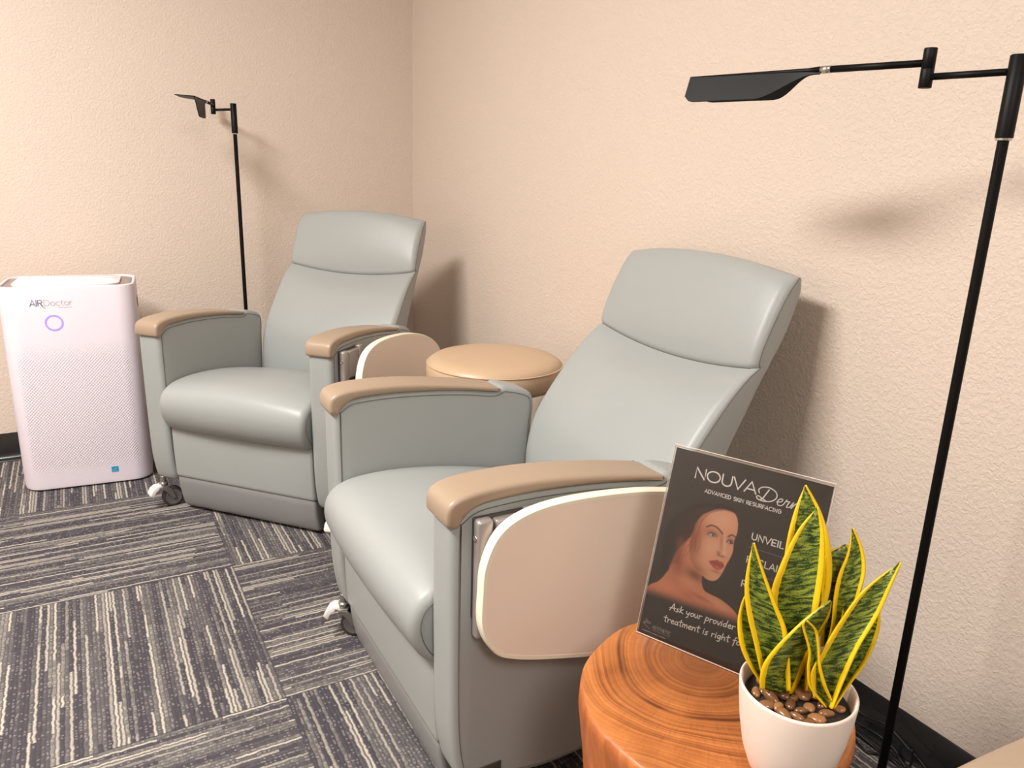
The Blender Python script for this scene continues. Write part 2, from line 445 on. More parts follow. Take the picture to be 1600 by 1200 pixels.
def slab(sec, half, r, field=None, nu=12, sub=4):
    """stack of rounded cross-sections from front/back outline pairs sec = [((v,z) front, (v,z) back)]; returns bmesh"""
    Fp = catmull([(a[0], a[1], 0) for a, b in sec], sub); Bp = catmull([(b[0], b[1], 0) for a, b in sec], sub)
    bm = bmesh.new(); rings = []
    for F, B in zip(Fp, Bp):
        th = (B-F).length; rr = min(r, th*0.48, half*0.5)
        pts = []
        def corner(su, w0):
            out = []
            for k in range(6):
                a = PI/2*k/5
                out.append((su, a, w0))
            return out
        # walk round: front edge left->right, right side front->back, back right->left, left side back->front
        for k in range(nu+1): pts.append((-(half-rr)+2*(half-rr)*k/nu, 0.0))
        for k in range(1, 6): a = PI/2*k/5; pts.append((half-rr+rr*math.sin(a), (rr-rr*math.cos(a))/th))
        for k in range(0, 6): a = PI/2*k/5; pts.append((half-rr+rr*math.cos(a), 1-(rr-rr*math.sin(a))/th))
        for k in range(1, nu+1): pts.append((half-rr-2*(half-rr)*k/nu, 1.0))
        for k in range(1, 6): a = PI/2*k/5; pts.append((-(half-rr)-rr*math.sin(a), 1-(rr-rr*math.cos(a))/th))
        for k in range(0, 5): a = PI/2*k/5; pts.append((-(half-rr)-rr*math.cos(a), (rr-rr*math.sin(a))/th))
        ring = []
        for u, w in pts:
            P = F+(B-F)*w; v, z = P.x, P.y
            if field: dv, dz = field(u/half, v, z); v += dv; z += dz
            ring.append(bm.verts.new((u, v, z)))
        rings.append(ring)
    n = len(rings[0])
    for A, B in zip(rings, rings[1:]):
        for k in range(n): bm.faces.new((A[k], A[(k+1) % n], B[(k+1) % n], B[k]))
    for ring in (rings[0], rings[-1]): bmesh.ops.triangulate(bm, faces=[bm.faces.new(ring)])
    return bm
def slab_seam(sec, half, r, field, side, rad=0.0009, sub=4, i0=0, i1=None):
    Fp = catmull([(a[0], a[1], 0) for a, b in sec], sub)[i0:i1]; Bp = catmull([(b[0], b[1], 0) for a, b in sec], sub)[i0:i1]
    pts = []
    for F, B in zip(Fp, Bp):
        th = (B-F).length; rr = min(r, th*0.48); P = F+(B-F)*(rr*0.75/th); v, z = P.x, P.y
        dv, dz = field(1.0, v, z)
        pts.append((side*(half-rr*0.02), v+dv, z+dz))
    return tube(pts, rad, 6)

# ------------------------------------------------------------------ the room
XW, YW, XL, YF = 1.3475, 3.312, -2.5, -3.6
struct(obj('floor', box(XL-0.1, XW+0.1, YF-0.1, YW+0.1, -0.08, 0.0), M['carpet'], smooth=False))
struct(obj('ceiling', box(XL-0.1, XW+0.1, YF-0.1, YW+0.1, CEIL, CEIL+0.08), M['ceiling'], smooth=False))
struct(obj('wall_right', box(XW, XW+0.1, YF-0.1, YW+0.1, 0.0, CEIL), M['wall'], smooth=False))
struct(obj('wall_back', box(XL-0.1, XW, YW, YW+0.1, 0.0, CEIL), M['wall'], smooth=False))
struct(obj('wall_left', box(XL-0.1, XL, YF-0.1, YW, 0.0, CEIL), M['wall'], smooth=False))
struct(obj('wall_front', box(XL, XW, YF-0.1, YF, 0.0, CEIL), M['wall'], smooth=False))
def cove(name, p0, p1, inward):
    """vinyl cove base: thin face with a toe that curves out on to the carpet"""
    prof = [(0.0, 0.108), (0.0022, 0.1085), (0.0035, 0.1065), (0.0035, 0.03), (0.0045, 0.022), (0.008, 0.014), (0.0125, 0.009), (0.018, 0.0065), (0.022, 0.005), (0.0235, 0.0025), (0.0235, 0.0), (0.0, 0.0)]
    bm = bmesh.new(); rings = []
    for p in (p0, p1): rings.append([bm.verts.new((p[0]+inward[0]*d, p[1]+inward[1]*d, z)) for d, z in prof])
    n = len(prof)
    for i in range(n): bm.faces.new((rings[0][i], rings[0][(i+1) % n], rings[1][(i+1) % n], rings[1][i]))
    bm.faces.new(rings[0]); bm.faces.new(rings[1])
    return struct(autosmooth(obj(name, bm, M['cove']), 50))
cove('baseboard_right', (XW, YF), (XW, YW), (-1, 0))
cove('baseboard_back', (XL, YW), (XW, YW), (0, -1))
cove('baseboard_left', (XL, YF), (XL, YW), (1, 0))
cove('baseboard_front', (XL, YF), (XW, YF), (0, 1))

# ceiling panels that light the room
def ceiling_panel(L, label):
    t = thing('ceiling_light', label, 'ceiling light', (L['loc'][0], L['loc'][1], CEIL), 0, 'recessed ceiling light panels')
    w, h = L['size'][0]/2, L['size'][1]/2
    bm = bmesh.new()
    for a in ((-w-0.02, w+0.02, -h-0.02, -h), (-w-0.02, w+0.02, h, h+0.02), (-w-0.02, -w, -h, h), (w, w+0.02, -h, h)):
        add_box(bm, *a, -0.022, 0.0)
    obj('frame', bm, M['whiteplastic'], t, False)
    obj('diffuser', box(-w, w, -h, h, -0.012, -0.004), M['diffuser'], t, False)
ceiling_panel(LIGHT_1, 'recessed white ceiling light panel above the recliners')
ceiling_panel(LIGHT_2, 'recessed white ceiling light panel behind the camera')

# ------------------------------------------------------------------ recliner (local: x across, y towards the back, z up)
def smooth2(pts, n=5, closed=True):
    return [(p.x, p.y) for p in catmull([(a, b, 0) for a, b in pts], n, closed)]
ARM = smooth2([(0.002, 0.60), (0.000, 0.56), (0.0, 0.50), (0.001, 0.36), (0.004, 0.22), (0.012, 0.15), (0.024, 0.112), (0.05, 0.098), (0.11, 0.088), (0.20, 0.074), (0.34, 0.078), (0.47, 0.082),
               (0.508, 0.10), (0.515, 0.16), (0.51, 0.36), (0.514, 0.50), (0.518, 0.555), (0.508, 0.585), (0.48, 0.600), (0.45, 0.608), (0.425, 0.612), (0.40, 0.604), (0.33, 0.615), (0.25, 0.624), (0.15, 0.630), (0.07, 0.629), (0.035, 0.624), (0.012, 0.610)], 4)
CAP = smooth2([(-0.004, 0.594), (-0.009, 0.600), (-0.009, 0.618), (-0.003, 0.632), (0.014, 0.641), (0.05, 0.6465), (0.12, 0.6475), (0.20, 0.6425), (0.30, 0.630), (0.38, 0.6165), (0.413, 0.609), (0.418, 0.605), (0.405, 0.601),
               (0.33, 0.611), (0.25, 0.620), (0.15, 0.626), (0.07, 0.625), (0.04, 0.619), (0.022, 0.606), (0.014, 0.594), (0.008, 0.590)], 4)
SEAT = smooth2([(-0.030, 0.355), (-0.032, 0.385), (-0.022, 0.413), (0.000, 0.432), (0.04, 0.444), (0.12, 0.448), (0.22, 0.440), (0.32, 0.424), (0.42, 0.402), (0.50, 0.380), (0.52, 0.35), (0.50, 0.31),
                (0.36, 0.31), (0.20, 0.305), (0.08, 0.292), (0.03, 0.290), (0.0, 0.302), (-0.018, 0.325)], 4)
BACK = [((0.500, 0.300), (0.580, 0.300)), ((0.490, 0.34), (0.600, 0.335)), ((0.487, 0.40), (0.613, 0.385)), ((0.490, 0.455), (0.624, 0.435)), ((0.505, 0.520), (0.637, 0.50)), ((0.528, 0.565), (0.650, 0.55)),
        ((0.562, 0.614), (0.668, 0.595)), ((0.612, 0.678), (0.700, 0.655)), ((0.648, 0.717), (0.722, 0.700)), ((0.676, 0.7405), (0.740, 0.735)), ((0.6965, 0.7530), (0.7515, 0.753)), ((0.7030, 0.757), (0.7535, 0.757))]
HEADREST = [((0.7030, 0.757), (0.7535, 0.757)), ((0.6995, 0.7615), (0.7555, 0.7615)), ((0.6985, 0.770), (0.7595, 0.769)), ((0.7045, 0.795), (0.772, 0.787)), ((0.718, 0.828), (0.790, 0.822)), ((0.738, 0.870), (0.806, 0.862)),
            ((0.756, 0.903), (0.816, 0.895)), ((0.768, 0.920), (0.8185, 0.912)), ((0.780, 0.931), (0.815, 0.926)), ((0.793, 0.936), (0.806, 0.9345))]
def back_field(s, v, z):
    q = max(0.0, 1-s*s)
    g = math.exp(-((z-0.75)/0.05)**2)
    top = min(1, max(0, (z-0.80)/0.12))
    front = 0.0
    return (-0.010*q*(1-g) + front, -0.026*q*g + 0.026*q*top)
def seat_field(s, v, z):
    q = max(0.0, 1-s*s)
    t = min(1, max(0, (z-0.33)/0.1))
    nose = min(1, max(0, (0.06-v)/0.09))
    return (-0.012*q*nose, 0.020*q*t)
TRAY = smooth2([(0.030, 0.50), (0.034, 0.548), (0.054, 0.592), (0.090, 0.617), (0.15, 0.629), (0.24, 0.628), (0.35, 0.616), (0.45, 0.592), (0.54, 0.552), (0.592, 0.50), (0.602, 0.44), (0.578, 0.375), (0.51, 0.33),
                (0.40, 0.311), (0.28, 0.318), (0.17, 0.343), (0.095, 0.366), (0.055, 0.390), (0.031, 0.44)], 5)

def build_caster(root, x, y, yaw, brake):
    c, s = math.cos(yaw), math.sin(yaw)
    def P(a, b, z): return (x+a*c-b*s, y+a*s+b*c, z)      # a along rolling direction, b axle
    def tf(bm):
        for v in bm.verts: v.co = Vector(P(v.co.x, v.co.y, v.co.z))
        return bm
    W = bmesh.new(); n = 28; R = 0.034
    prof = [(R*0.80, -0.0125), (R*0.95, -0.0122), (R, -0.007), (R, 0.007), (R*0.95, 0.0122), (R*0.80, 0.0125)]
    rings = [[W.verts.new((0.018+r*math.cos(2*PI*k/n), b, R+r*math.sin(2*PI*k/n))) for k in range(n)] for r, b in prof]
    for A, B in zip(rings, rings[1:]):
        for k in range(n): W.faces.new((A[k], A[(k+1) % n], B[(k+1) % n], B[k]))
    W.faces.new(rings[0]); W.faces.new(rings[-1])
    cw = obj('caster', tf(W), M['rubber'], root); autosmooth(cw, 35)
    Hb = bmesh.new()
    for sd in (-1, 1):
        rg = [[Hb.verts.new((0.018+r*math.cos(2*PI*k/n), sd*b, R+r*math.sin(2*PI*k/n))) for k in range(n)] for r, b in ((R*0.78, 0.0115), (R*0.74, 0.0138), (R*0.60, 0.0126), (R*0.2, 0.0126))]
        for A, B in zip(rg, rg[1:]):
            for k in range(n): Hb.faces.new((A[k], A[(k+1) % n], B[(k+1) % n], B[k]))
        Hb.faces.new(rg[-1])
    autosmooth(obj('wheel_hub', tf(Hb), M['hubgrey'], cw), 35)
    F = bmesh.new()
    for sd in (-1, 1):
        path = [(-0.012, 0.074), (0.0, 0.066), (0.010, 0.052), (0.018, 0.036), (0.020, 0.030)]
        wd = [0.014, 0.013, 0.010, 0.007, 0.006]
        rr = []
        for (a, z), w in zip(path, wd):
            rr.append([F.verts.new(q) for q in ((a-w, sd*0.0148, z), (a+w, sd*0.0148, z), (a+w, sd*0.0185, z), (a-w, sd*0.0185, z))])
        for A, B in zip(rr, rr[1:]):
            for k in range(4): F.faces.new((A[k], A[(k+1) % 4], B[(k+1) % 4], B[k]))
        F.faces.new(rr[0]); F.faces.new(rr[-1])
    add_box(F, -0.028, 0.006, -0.0175, 0.0175, 0.070, 0.078)
    add_lathe(F, [(0.014, 0.078), (0.014, 0.088), (0.009, 0.090), (0.009, 0.112)], 16, (-0.008, 0.0))
    bevel(obj('fork', tf(F), M['chrome'], cw, True), 0.002, 2, 50)
    if brake:
        B = bmesh.new()
        path = [(-0.022, 0.080), (-0.034, 0.079), (-0.047, 0.070), (-0.055, 0.056), (-0.056, 0.050)]
        rr = []
        for (a, z), w in zip(path, (0.014, 0.017, 0.0185, 0.0185, 0.016)):
            rr.append([B.verts.new(q) for q in ((a, -w, z+0.003), (a, w, z+0.003), (a+0.011, w, z-0.006), (a+0.011, -w, z-0.006))])
        for A, Bq in zip(rr, rr[1:]):
            for k in range(4): B.faces.new((A[k], A[(k+1) % 4], Bq[(k+1) % 4], Bq[k]))
        B.faces.new(rr[0]); B.faces.new(rr[-1])
        add_box(B, -0.024, -0.006, -0.010, 0.010, 0.079, 0.085)
        pd = bevel(obj('brake_pedal', tf(B), M['whiteplastic'], cw), 0.0015, 2, 50); pd['label'] = 'white brake pedal'

def make_recliner(label):
    t = thing('recliner', label, 'recliner', (0.455, 1.313, 0), -1.572, 'grey treatment recliners')
    for sd in (-1, 1):
        u = sd*0.3085
        a = obj('arm', cushion(ARM, 0.0405, 0.015, u), M['vinyl'], t); autosmooth(a, 60)
        for s2 in (-1, 1):
            obj('seam', seam_loop(ARM, u+s2*0.0405, 0.0135, 0.0009), M['seam'], a)
        cp = obj('armrest_cap', cushion(CAP, 0.0430, 0.008, u), M['cap'], t); autosmooth(cp, 60)
        cp['label'] = 'taupe moulded armrest cap'
        # dark notch over the caster on the outside of the arm
        nx = u+sd*0.0405
        bevel(obj('caster_cover', box(min(nx-0.002, nx+0.002), max(nx-0.002, nx+0.002), 0.05, 0.10, 0.096, 0.13), M['darkpanel'], t), 0.0015)
    st = obj('seat_cushion', cushion(SEAT, 0.266, 0.018, 0, seat_field, 12), M['vinyl'], t); autosmooth(st, 70)
    for s2 in (-1, 1):
        obj('seam', seam_loop(SEAT, s2*0.266, 0.016, 0.0009), M['seam'], st)
    bk = obj('backrest', slab(BACK, 0.266, 0.020, back_field, 14), M['vinyl'], t); autosmooth(bk, 60)
    hr = obj('headrest', slab(HEADREST, 0.266, 0.020, back_field, 14), M['vinyl'], t); autosmooth(hr, 60)
    for s2 in (-1, 1):
        obj('seam', slab_seam(BACK, 0.266, 0.020, back_field, s2, i0=6), M['seam'], bk)
        obj('seam', slab_seam(HEADREST, 0.266, 0.020, back_field, s2), M['seam'], hr)
    # curved seam line between headrest and lower back
    pts = []
    for j in range(25):
        s = -1+2*j/24; dv, dz = back_field(s*0.97, 0.695, 0.757)
        pts.append((s*0.252, 0.7030+dv, 0.757+dz))
    obj('seam', tube(pts, 0.0016, 6), M['seam'], hr)
    # footrest front panel and lower kick panel
    fp = smooth2([(0.012, 0.295), (0.012, 0.21), (0.015, 0.15), (0.020, 0.126), (0.05, 0.122), (0.06, 0.14), (0.06, 0.28), (0.05, 0.298), (0.025, 0.298)], 3)
    autosmooth(obj('footrest_panel', cushion(fp, 0.263, 0.010), M['vinyl'], t), 60)
    kp = smooth2([(0.021, 0.121), (0.029, 0.06), (0.043, 0.018), (0.055, 0.012), (0.07, 0.014), (0.075, 0.05), (0.07, 0.11), (0.05, 0.123), (0.032, 0.1235)], 3)
    k = obj('kick_panel', cushion(kp, 0.262, 0.010), M['kick'], t); autosmooth(k, 60); k['label'] = 'dark grey scuffed kick panel'
    bevel(obj('base', box(-0.262, 0.262, 0.06, 0.50, 0.075, 0.312), M['darkpanel'], t, False), 0.006)
    # tray hardware on the right-hand arm
    au = 0.349
    br = bmesh.new()
    add_box(br, au-0.002, au+0.006, 0.034, 0.150, 0.43, 0.606)
    bevel(obj('bracket_plate', br, M['darkpanel'], t), 0.003)
    hb = bmesh.new(); add_box(hb, au+0.003, au+0.022, 0.034, 0.062, 0.40, 0.606)
    h = bevel(obj('tray_hinge', hb, M['metal'], t), 0.006, 3); h['label'] = 'brushed aluminium tray hinge arm'
    hb = bmesh.new(); add_box(hb, au+0.003, au+0.020, 0.066, 0.118, 0.52, 0.602); add_box(hb, au+0.003, au+0.022, 0.120, 0.138, 0.50, 0.610)
    bevel(obj('hinge_block', hb, M['metal'], h), 0.004, 3)
    sc = bmesh.new()
    rg = [[sc.verts.new((au+0.0125+r*math.cos(2*PI*k/16), 0.034-d, 0.575+r*math.sin(2*PI*k/16))) for k in range(16)] for r, d in ((0.0055, -0.001), (0.0055, 0.0012), (0.0042, 0.0018), (0.0034, 0.0008))]
    for A, B in zip(rg, rg[1:]):
        for k in range(16): sc.faces.new((A[k], A[(k+1) % 16], B[(k+1) % 16], B[k]))
    sc.faces.new(rg[-1])
    obj('screw', sc, M['steel'], h)
    # the tray stored against the arm: board and pale edge band
    tb = obj('side_tray', cushion(inset(TRAY, 0.007), 0.0098, 0.0006, 0.0, None, 1, 1), M['tray'], t, True, loc=(au+0.033, 0.002, -0.007)); autosmooth(tb, 30)
    tb['label'] = 'white side tray stored against the arm'
    ring = bmesh.new(); outer = TRAY; inner = inset(TRAY, 0.0085); N = len(outer)
    prof = [(inner, -0.0105), (inset(TRAY, 0.002), -0.0105), (outer, -0.0075), (outer, 0.0075), (inset(TRAY, 0.002), 0.0105), (inner, 0.0105)]
    rg = [[ring.verts.new((uu, v, z)) for v, z in pl] for pl, uu in prof]
    for A, B in zip(rg, rg[1:]+rg[:1]):
        for i in range(N): ring.faces.new((A[i], A[(i+1) % N], B[(i+1) % N], B[i]))
    e = obj('tray_edge', ring, M['tray_rim'], tb); autosmooth(e, 50); e['label'] = 'cream edge band of the tray'
    build_caster(t, -0.326, 0.035, math.radians(60), True)
    build_caster(t, 0.322, 0.040, math.radians(100), True)
    build_caster(t, -0.305, 0.45, math.radians(80), False)
    build_caster(t, 0.305, 0.45, math.radians(80), False)
    return t
near = make_recliner('nearer grey vinyl recliner with taupe armrests, back to the right wall')
far = copy_tree(near); far['label'] = 'farther grey vinyl recliner set diagonally in the corner by the air purifier'
far.location = (0.369, 2.352, 0); far.rotation_euler = (0, 0, -0.845)
for ch in far.children:
    if ch.name.startswith('side_tray'): ch.location = (0.349+0.066, 0.002, -0.007)
    if ch.name.startswith('tray_hinge'): ch.location = (0.0, 0.0, 0.0)
third = copy_tree(near); third['label'] = 'recliner past the wood table, only its taupe armrest corner in view'
third.location = (0.455, -0.072, 0); third.rotation_euler = (0, 0, -1.5708)

# ------------------------------------------------------------------ stool between the recliners
t = thing('stool', 'round tan cushioned stool between the two grey recliners', 'stool', (1.03, 1.905, 0))
autosmooth(obj('seat', lathe([(0.0, 0.520), (0.170, 0.520), (0.190, 0.526), (0.1985, 0.540), (0.200, 0.560), (0.1985, 0.578), (0.192, 0.592), (0.178, 0.601), (0.150, 0.606), (0.08, 0.609), (0.0, 0.610)], 64), M['stool'], t), 70)
autosmooth(obj('seam', lathe([(0.1975, 0.584), (0.1995, 0.585), (0.1975, 0.586)], 64), M['stool'], t), 70)
obj('column', lathe([(0.0, 0.08), (0.028, 0.08), (0.028, 0.30), (0.022, 0.30), (0.022, 0.519), (0.09, 0.519), (0.09, 0.5205), (0.0, 0.5205)], 24), M['steel'], t)
for k in range(5):
    a = 2*PI*k/5+0.3
    lg = obj('leg', tube([(0.02*math.cos(a), 0.02*math.sin(a), 0.10), (0.12*math.cos(a), 0.12*math.sin(a), 0.085), (0.235*math.cos(a), 0.235*math.sin(a), 0.072)], [0.018, 0.015, 0.012], 10), M['chrome'], t)
    obj('caster', lathe([(0.0, 0.0), (0.018, 0.0), (0.025, 0.012), (0.025, 0.045), (0.012, 0.058), (0.012, 0.068), (0.0, 0.068)], 16), M['rubber'], lg, loc=(0.235*math.cos(a), 0.235*math.sin(a), 0))

# ------------------------------------------------------------------ air purifier
def rrect(hx, hy, r, n=8, cx=0, cy=0):
    out = []
    for q, (sx, sy) in enumerate(((1, 1), (-1, 1), (-1, -1), (1, -1))):
        for k in range(n+1):
            a = PI/2*q + PI/2*k/n
            out.append((cx+sx*(hx-r)+r*math.cos(a), cy+sy*(hy-r)+r*math.sin(a)))
    return out
def loft(rings, closed_top=True, closed_bot=True):
    bm = bmesh.new(); R = [[bm.verts.new(p) for p in ring] for ring in rings]; n = len(R[0])
    for A, B in zip(R, R[1:]):
        for k in range(n): bm.faces.new((A[k], A[(k+1) % n], B[(k+1) % n], B[k]))
    if closed_bot: bm.faces.new(R[0][::-1])
    if closed_top: bm.faces.new(R[-1])
    return bm
def lv(hx, hy, r, z, cy=0.0): return [(x, y+cy, z) for x, y in rrect(hx, hy, r)]
t = thing('air_purifier', 'tall white air purifier with a violet light ring, by the back wall', 'air purifier', (-0.032, 3.045, 0), -0.09)
bw, bd = 0.203, 0.142
b = obj('body', loft([lv(bw-0.008, bd-0.008, 0.055, 0.004), lv(bw-0.002, bd-0.002, 0.06, 0.008), lv(bw, bd, 0.06, 0.02), lv(bw, bd, 0.06, 0.40), lv(bw, bd, 0.06, 0.700),
                       lv(bw-0.001, bd-0.001, 0.06, 0.710), lv(bw-0.004, bd-0.004, 0.058, 0.7125), lv(bw-0.010, bd-0.010, 0.053, 0.7110), lv(bw-0.012, bd-0.012, 0.052, 0.700)]), M['grille'], t)
autosmooth(b, 35)
obj('rim', loft([lv(bw-0.0125, bd-0.0125, 0.05, 0.7005), lv(bw-0.0125, bd-0.0125, 0.05, 0.706), lv(bw-0.018, bd-0.018, 0.05, 0.708)]), M['purifier_rim'], t, False)
bm = loft([[(x-0.004, y-0.010, 0.7055) for x, y in rrect(0.158, 0.108, 0.05)], [(x-0.004, y-0.010, 0.714) for x, y in rrect(0.160, 0.110, 0.05)], [(x-0.004, y-0.010, 0.7175) for x, y in rrect(0.156, 0.106, 0.048)]])
lid = autosmooth(obj('outlet_lid', bm, M['purifier_top'], t), 50)
for k in range(3):
    y = -0.055+k*0.045
    obj('slot', box(-0.140, 0.132, y, y+0.004, 0.7165, 0.7185), M['purifier'], lid, False)
obj('handle_recess', box(bw-0.002, bw+0.0008, -0.03, 0.03, 0.615, 0.65), M['purifier_dark'], t, False)
front = -bd-0.0008
def ring_mesh(cx, cz, r0, r1, y, n=48):
    bm = bmesh.new()
    A = [bm.verts.new((cx+r0*math.cos(2*PI*k/n), y, cz+r0*math.sin(2*PI*k/n))) for k in range(n)]
    B = [bm.verts.new((cx+r1*math.cos(2*PI*k/n), y, cz+r1*math.sin(2*PI*k/n))) for k in range(n)]
    A2 = [bm.verts.new((v.co.x, y+0.002, v.co.z)) for v in A]; B2 = [bm.verts.new((v.co.x, y+0.002, v.co.z)) for v in B]
    for k in range(n):
        j = (k+1) % n
        bm.faces.new((A[k], B[k], B[j], A[j])); bm.faces.new((B[k], B2[k], B2[j], B[j])); bm.faces.new((A2[k], A[k], A[j], A2[j]))
    return bm
rg = obj('status_ring', ring_mesh(-0.046, 0.592, 0.0215, 0.0272, front), M['ring'], t, False); rg['label'] = 'glowing violet ring light'

# flat ribbon strokes: polyline in (x,z) with round ends, laid at depth y
def ribbon(bm, pts, w, T, n=6):
    P = [Vector((p[0], p[1])) for p in pts]
    P = [p for i, p in enumerate(P) if i == 0 or (p-P[i-1]).length > 1e-6]
    if len(P) < 2: return
    L, Rr = [], []
    for i, p in enumerate(P):
        a = P[max(i-1, 0)]; c = P[min(i+1, len(P)-1)]
        d = (c-a); d.normalize(); nn = Vector((-d.y, d.x))
        m = 1.0
        if 0 < i < len(P)-1:
            d1 = (p-a).normalized(); m = min(1.6, 1/max(0.35, abs(d.dot(d1))))
        ww = w[i]/2 if isinstance(w, list) else w/2
        L.append(p+nn*ww*m); Rr.append(p-nn*ww*m)
    def cap(c, a0, r): return [c+Vector((math.cos(a0+PI*k/n), math.sin(a0+PI*k/n)))*r for k in range(1, n)]
    d0 = (P[1]-P[0]).normalized(); d1 = (P[-1]-P[-2]).normalized()
    w0 = (w[0] if isinstance(w, list) else w)/2; w1 = (w[-1] if isinstance(w, list) else w)/2
    vl = [bm.verts.new(T(p.x, p.y)) for p in L]; vr = [bm.verts.new(T(p.x, p.y)) for p in Rr]
    for i in range(len(P)-1): bm.faces.new((vl[i], vl[i+1], vr[i+1], vr[i]))
    c0 = [bm.verts.new(T(q.x, q.y)) for q in cap(P[0], math.atan2(d0.y, d0.x)+PI/2, w0)]
    c1 = [bm.verts.new(T(q.x, q.y)) for q in cap(P[-1], math.atan2(d1.y, d1.x)-PI/2, w1)]
    bm.faces.new([vl[0]]+c0+[vr[0]]); bm.faces.new([vr[-1]]+c1+[vl[-1]])
def arc(cx, cy, rx, ry, a0, a1, n=18):
    return [(cx+rx*math.cos(math.radians(a0+(a1-a0)*k/n)), cy+ry*math.sin(math.radians(a0+(a1-a0)*k/n))) for k in range(n+1)]
# geometric sans strokes, cap height 1: letter -> (advance, [polylines])
SANS = {
 'N': (0.92, [[(0.06, 0), (0.06, 1), (0.80, 0), (0.80, 1)]]), 'O': (1.14, [arc(0.54, 0.5, 0.50, 0.5, 90, 450, 32)]),
 'U': (0.92, [[(0.08, 1), (0.08, 0.38)]+arc(0.44, 0.37, 0.36, 0.37, 180, 360, 14)+[(0.80, 1)]]),
 'V': (0.90, [[(0.0, 1), (0.42, 0), (0.84, 1)]]), 'A': (0.92, [[(0.0, 0), (0.43, 1), (0.86, 0)], [(0.15, 0.30), (0.71, 0.30)]]),
 'D': (0.92, [[(0.06, 0), (0.36, 0)]+arc(0.36, 0.5, 0.46, 0.5, -90, 90, 16)+[(0.06, 1)], [(0.06, 0), (0.06, 1)]]),
 'C': (0.98, [arc(0.50, 0.5, 0.46, 0.5, 50, 310, 24)]), 'E': (0.72, [[(0.62, 0), (0.06, 0), (0.06, 1), (0.62, 1)], [(0.06, 0.5), (0.55, 0.5)]]),
 'S': (0.80, [[(0.70, 0.86)]+arc(0.40, 0.75, 0.30, 0.25, 60, 270, 14)+arc(0.40, 0.25, 0.32, 0.25, 90, -130, 14)]),
 'K': (0.80, [[(0.06, 0), (0.06, 1)], [(0.70, 1), (0.08, 0.42)], [(0.28, 0.60), (0.74, 0)]]), 'I': (0.24, [[(0.08, 0), (0.08, 1)]]),
 'R': (0.82, [[(0.06, 0), (0.06, 1), (0.42, 1)]+arc(0.42, 0.73, 0.27, 0.27, 90, -90, 12)+[(0.06, 0.46)], [(0.40, 0.46), (0.72, 0)]]),
 'F': (0.70, [[(0.06, 0), (0.06, 1), (0.62, 1)], [(0.06, 0.5), (0.55, 0.5)]]),
 'G': (1.02, [arc(0.50, 0.5, 0.46, 0.5, 50, 360, 26)+[(0.58, 0.5)]]), 'L': (0.66, [[(0.06, 1), (0.06, 0), (0.58, 0)]]),
 'H': (0.88, [[(0.06, 0), (0.06, 1)], [(0.76, 0), (0.76, 1)], [(0.06, 0.5), (0.76, 0.5)]]), 'T': (0.74, [[(0.0, 1), (0.70, 1)], [(0.35, 1), (0.35, 0)]]),
 'o': (0.72, [arc(0.34, 0.33, 0.30, 0.33, 90, 450, 22)]), 'c': (0.66, [arc(0.34, 0.33, 0.30, 0.33, 50, 310, 18)]),
 't': (0.46, [[(0.18, 0.92), (0.18, 0.12), (0.26, 0.0), (0.40, 0.0)], [(0.02, 0.64), (0.40, 0.64)]]), 'r': (0.44, [[(0.06, 0), (0.06, 0.66)], [(0.06, 0.40), (0.16, 0.60), (0.36, 0.66)]]),
 ' ': (0.45, [])}
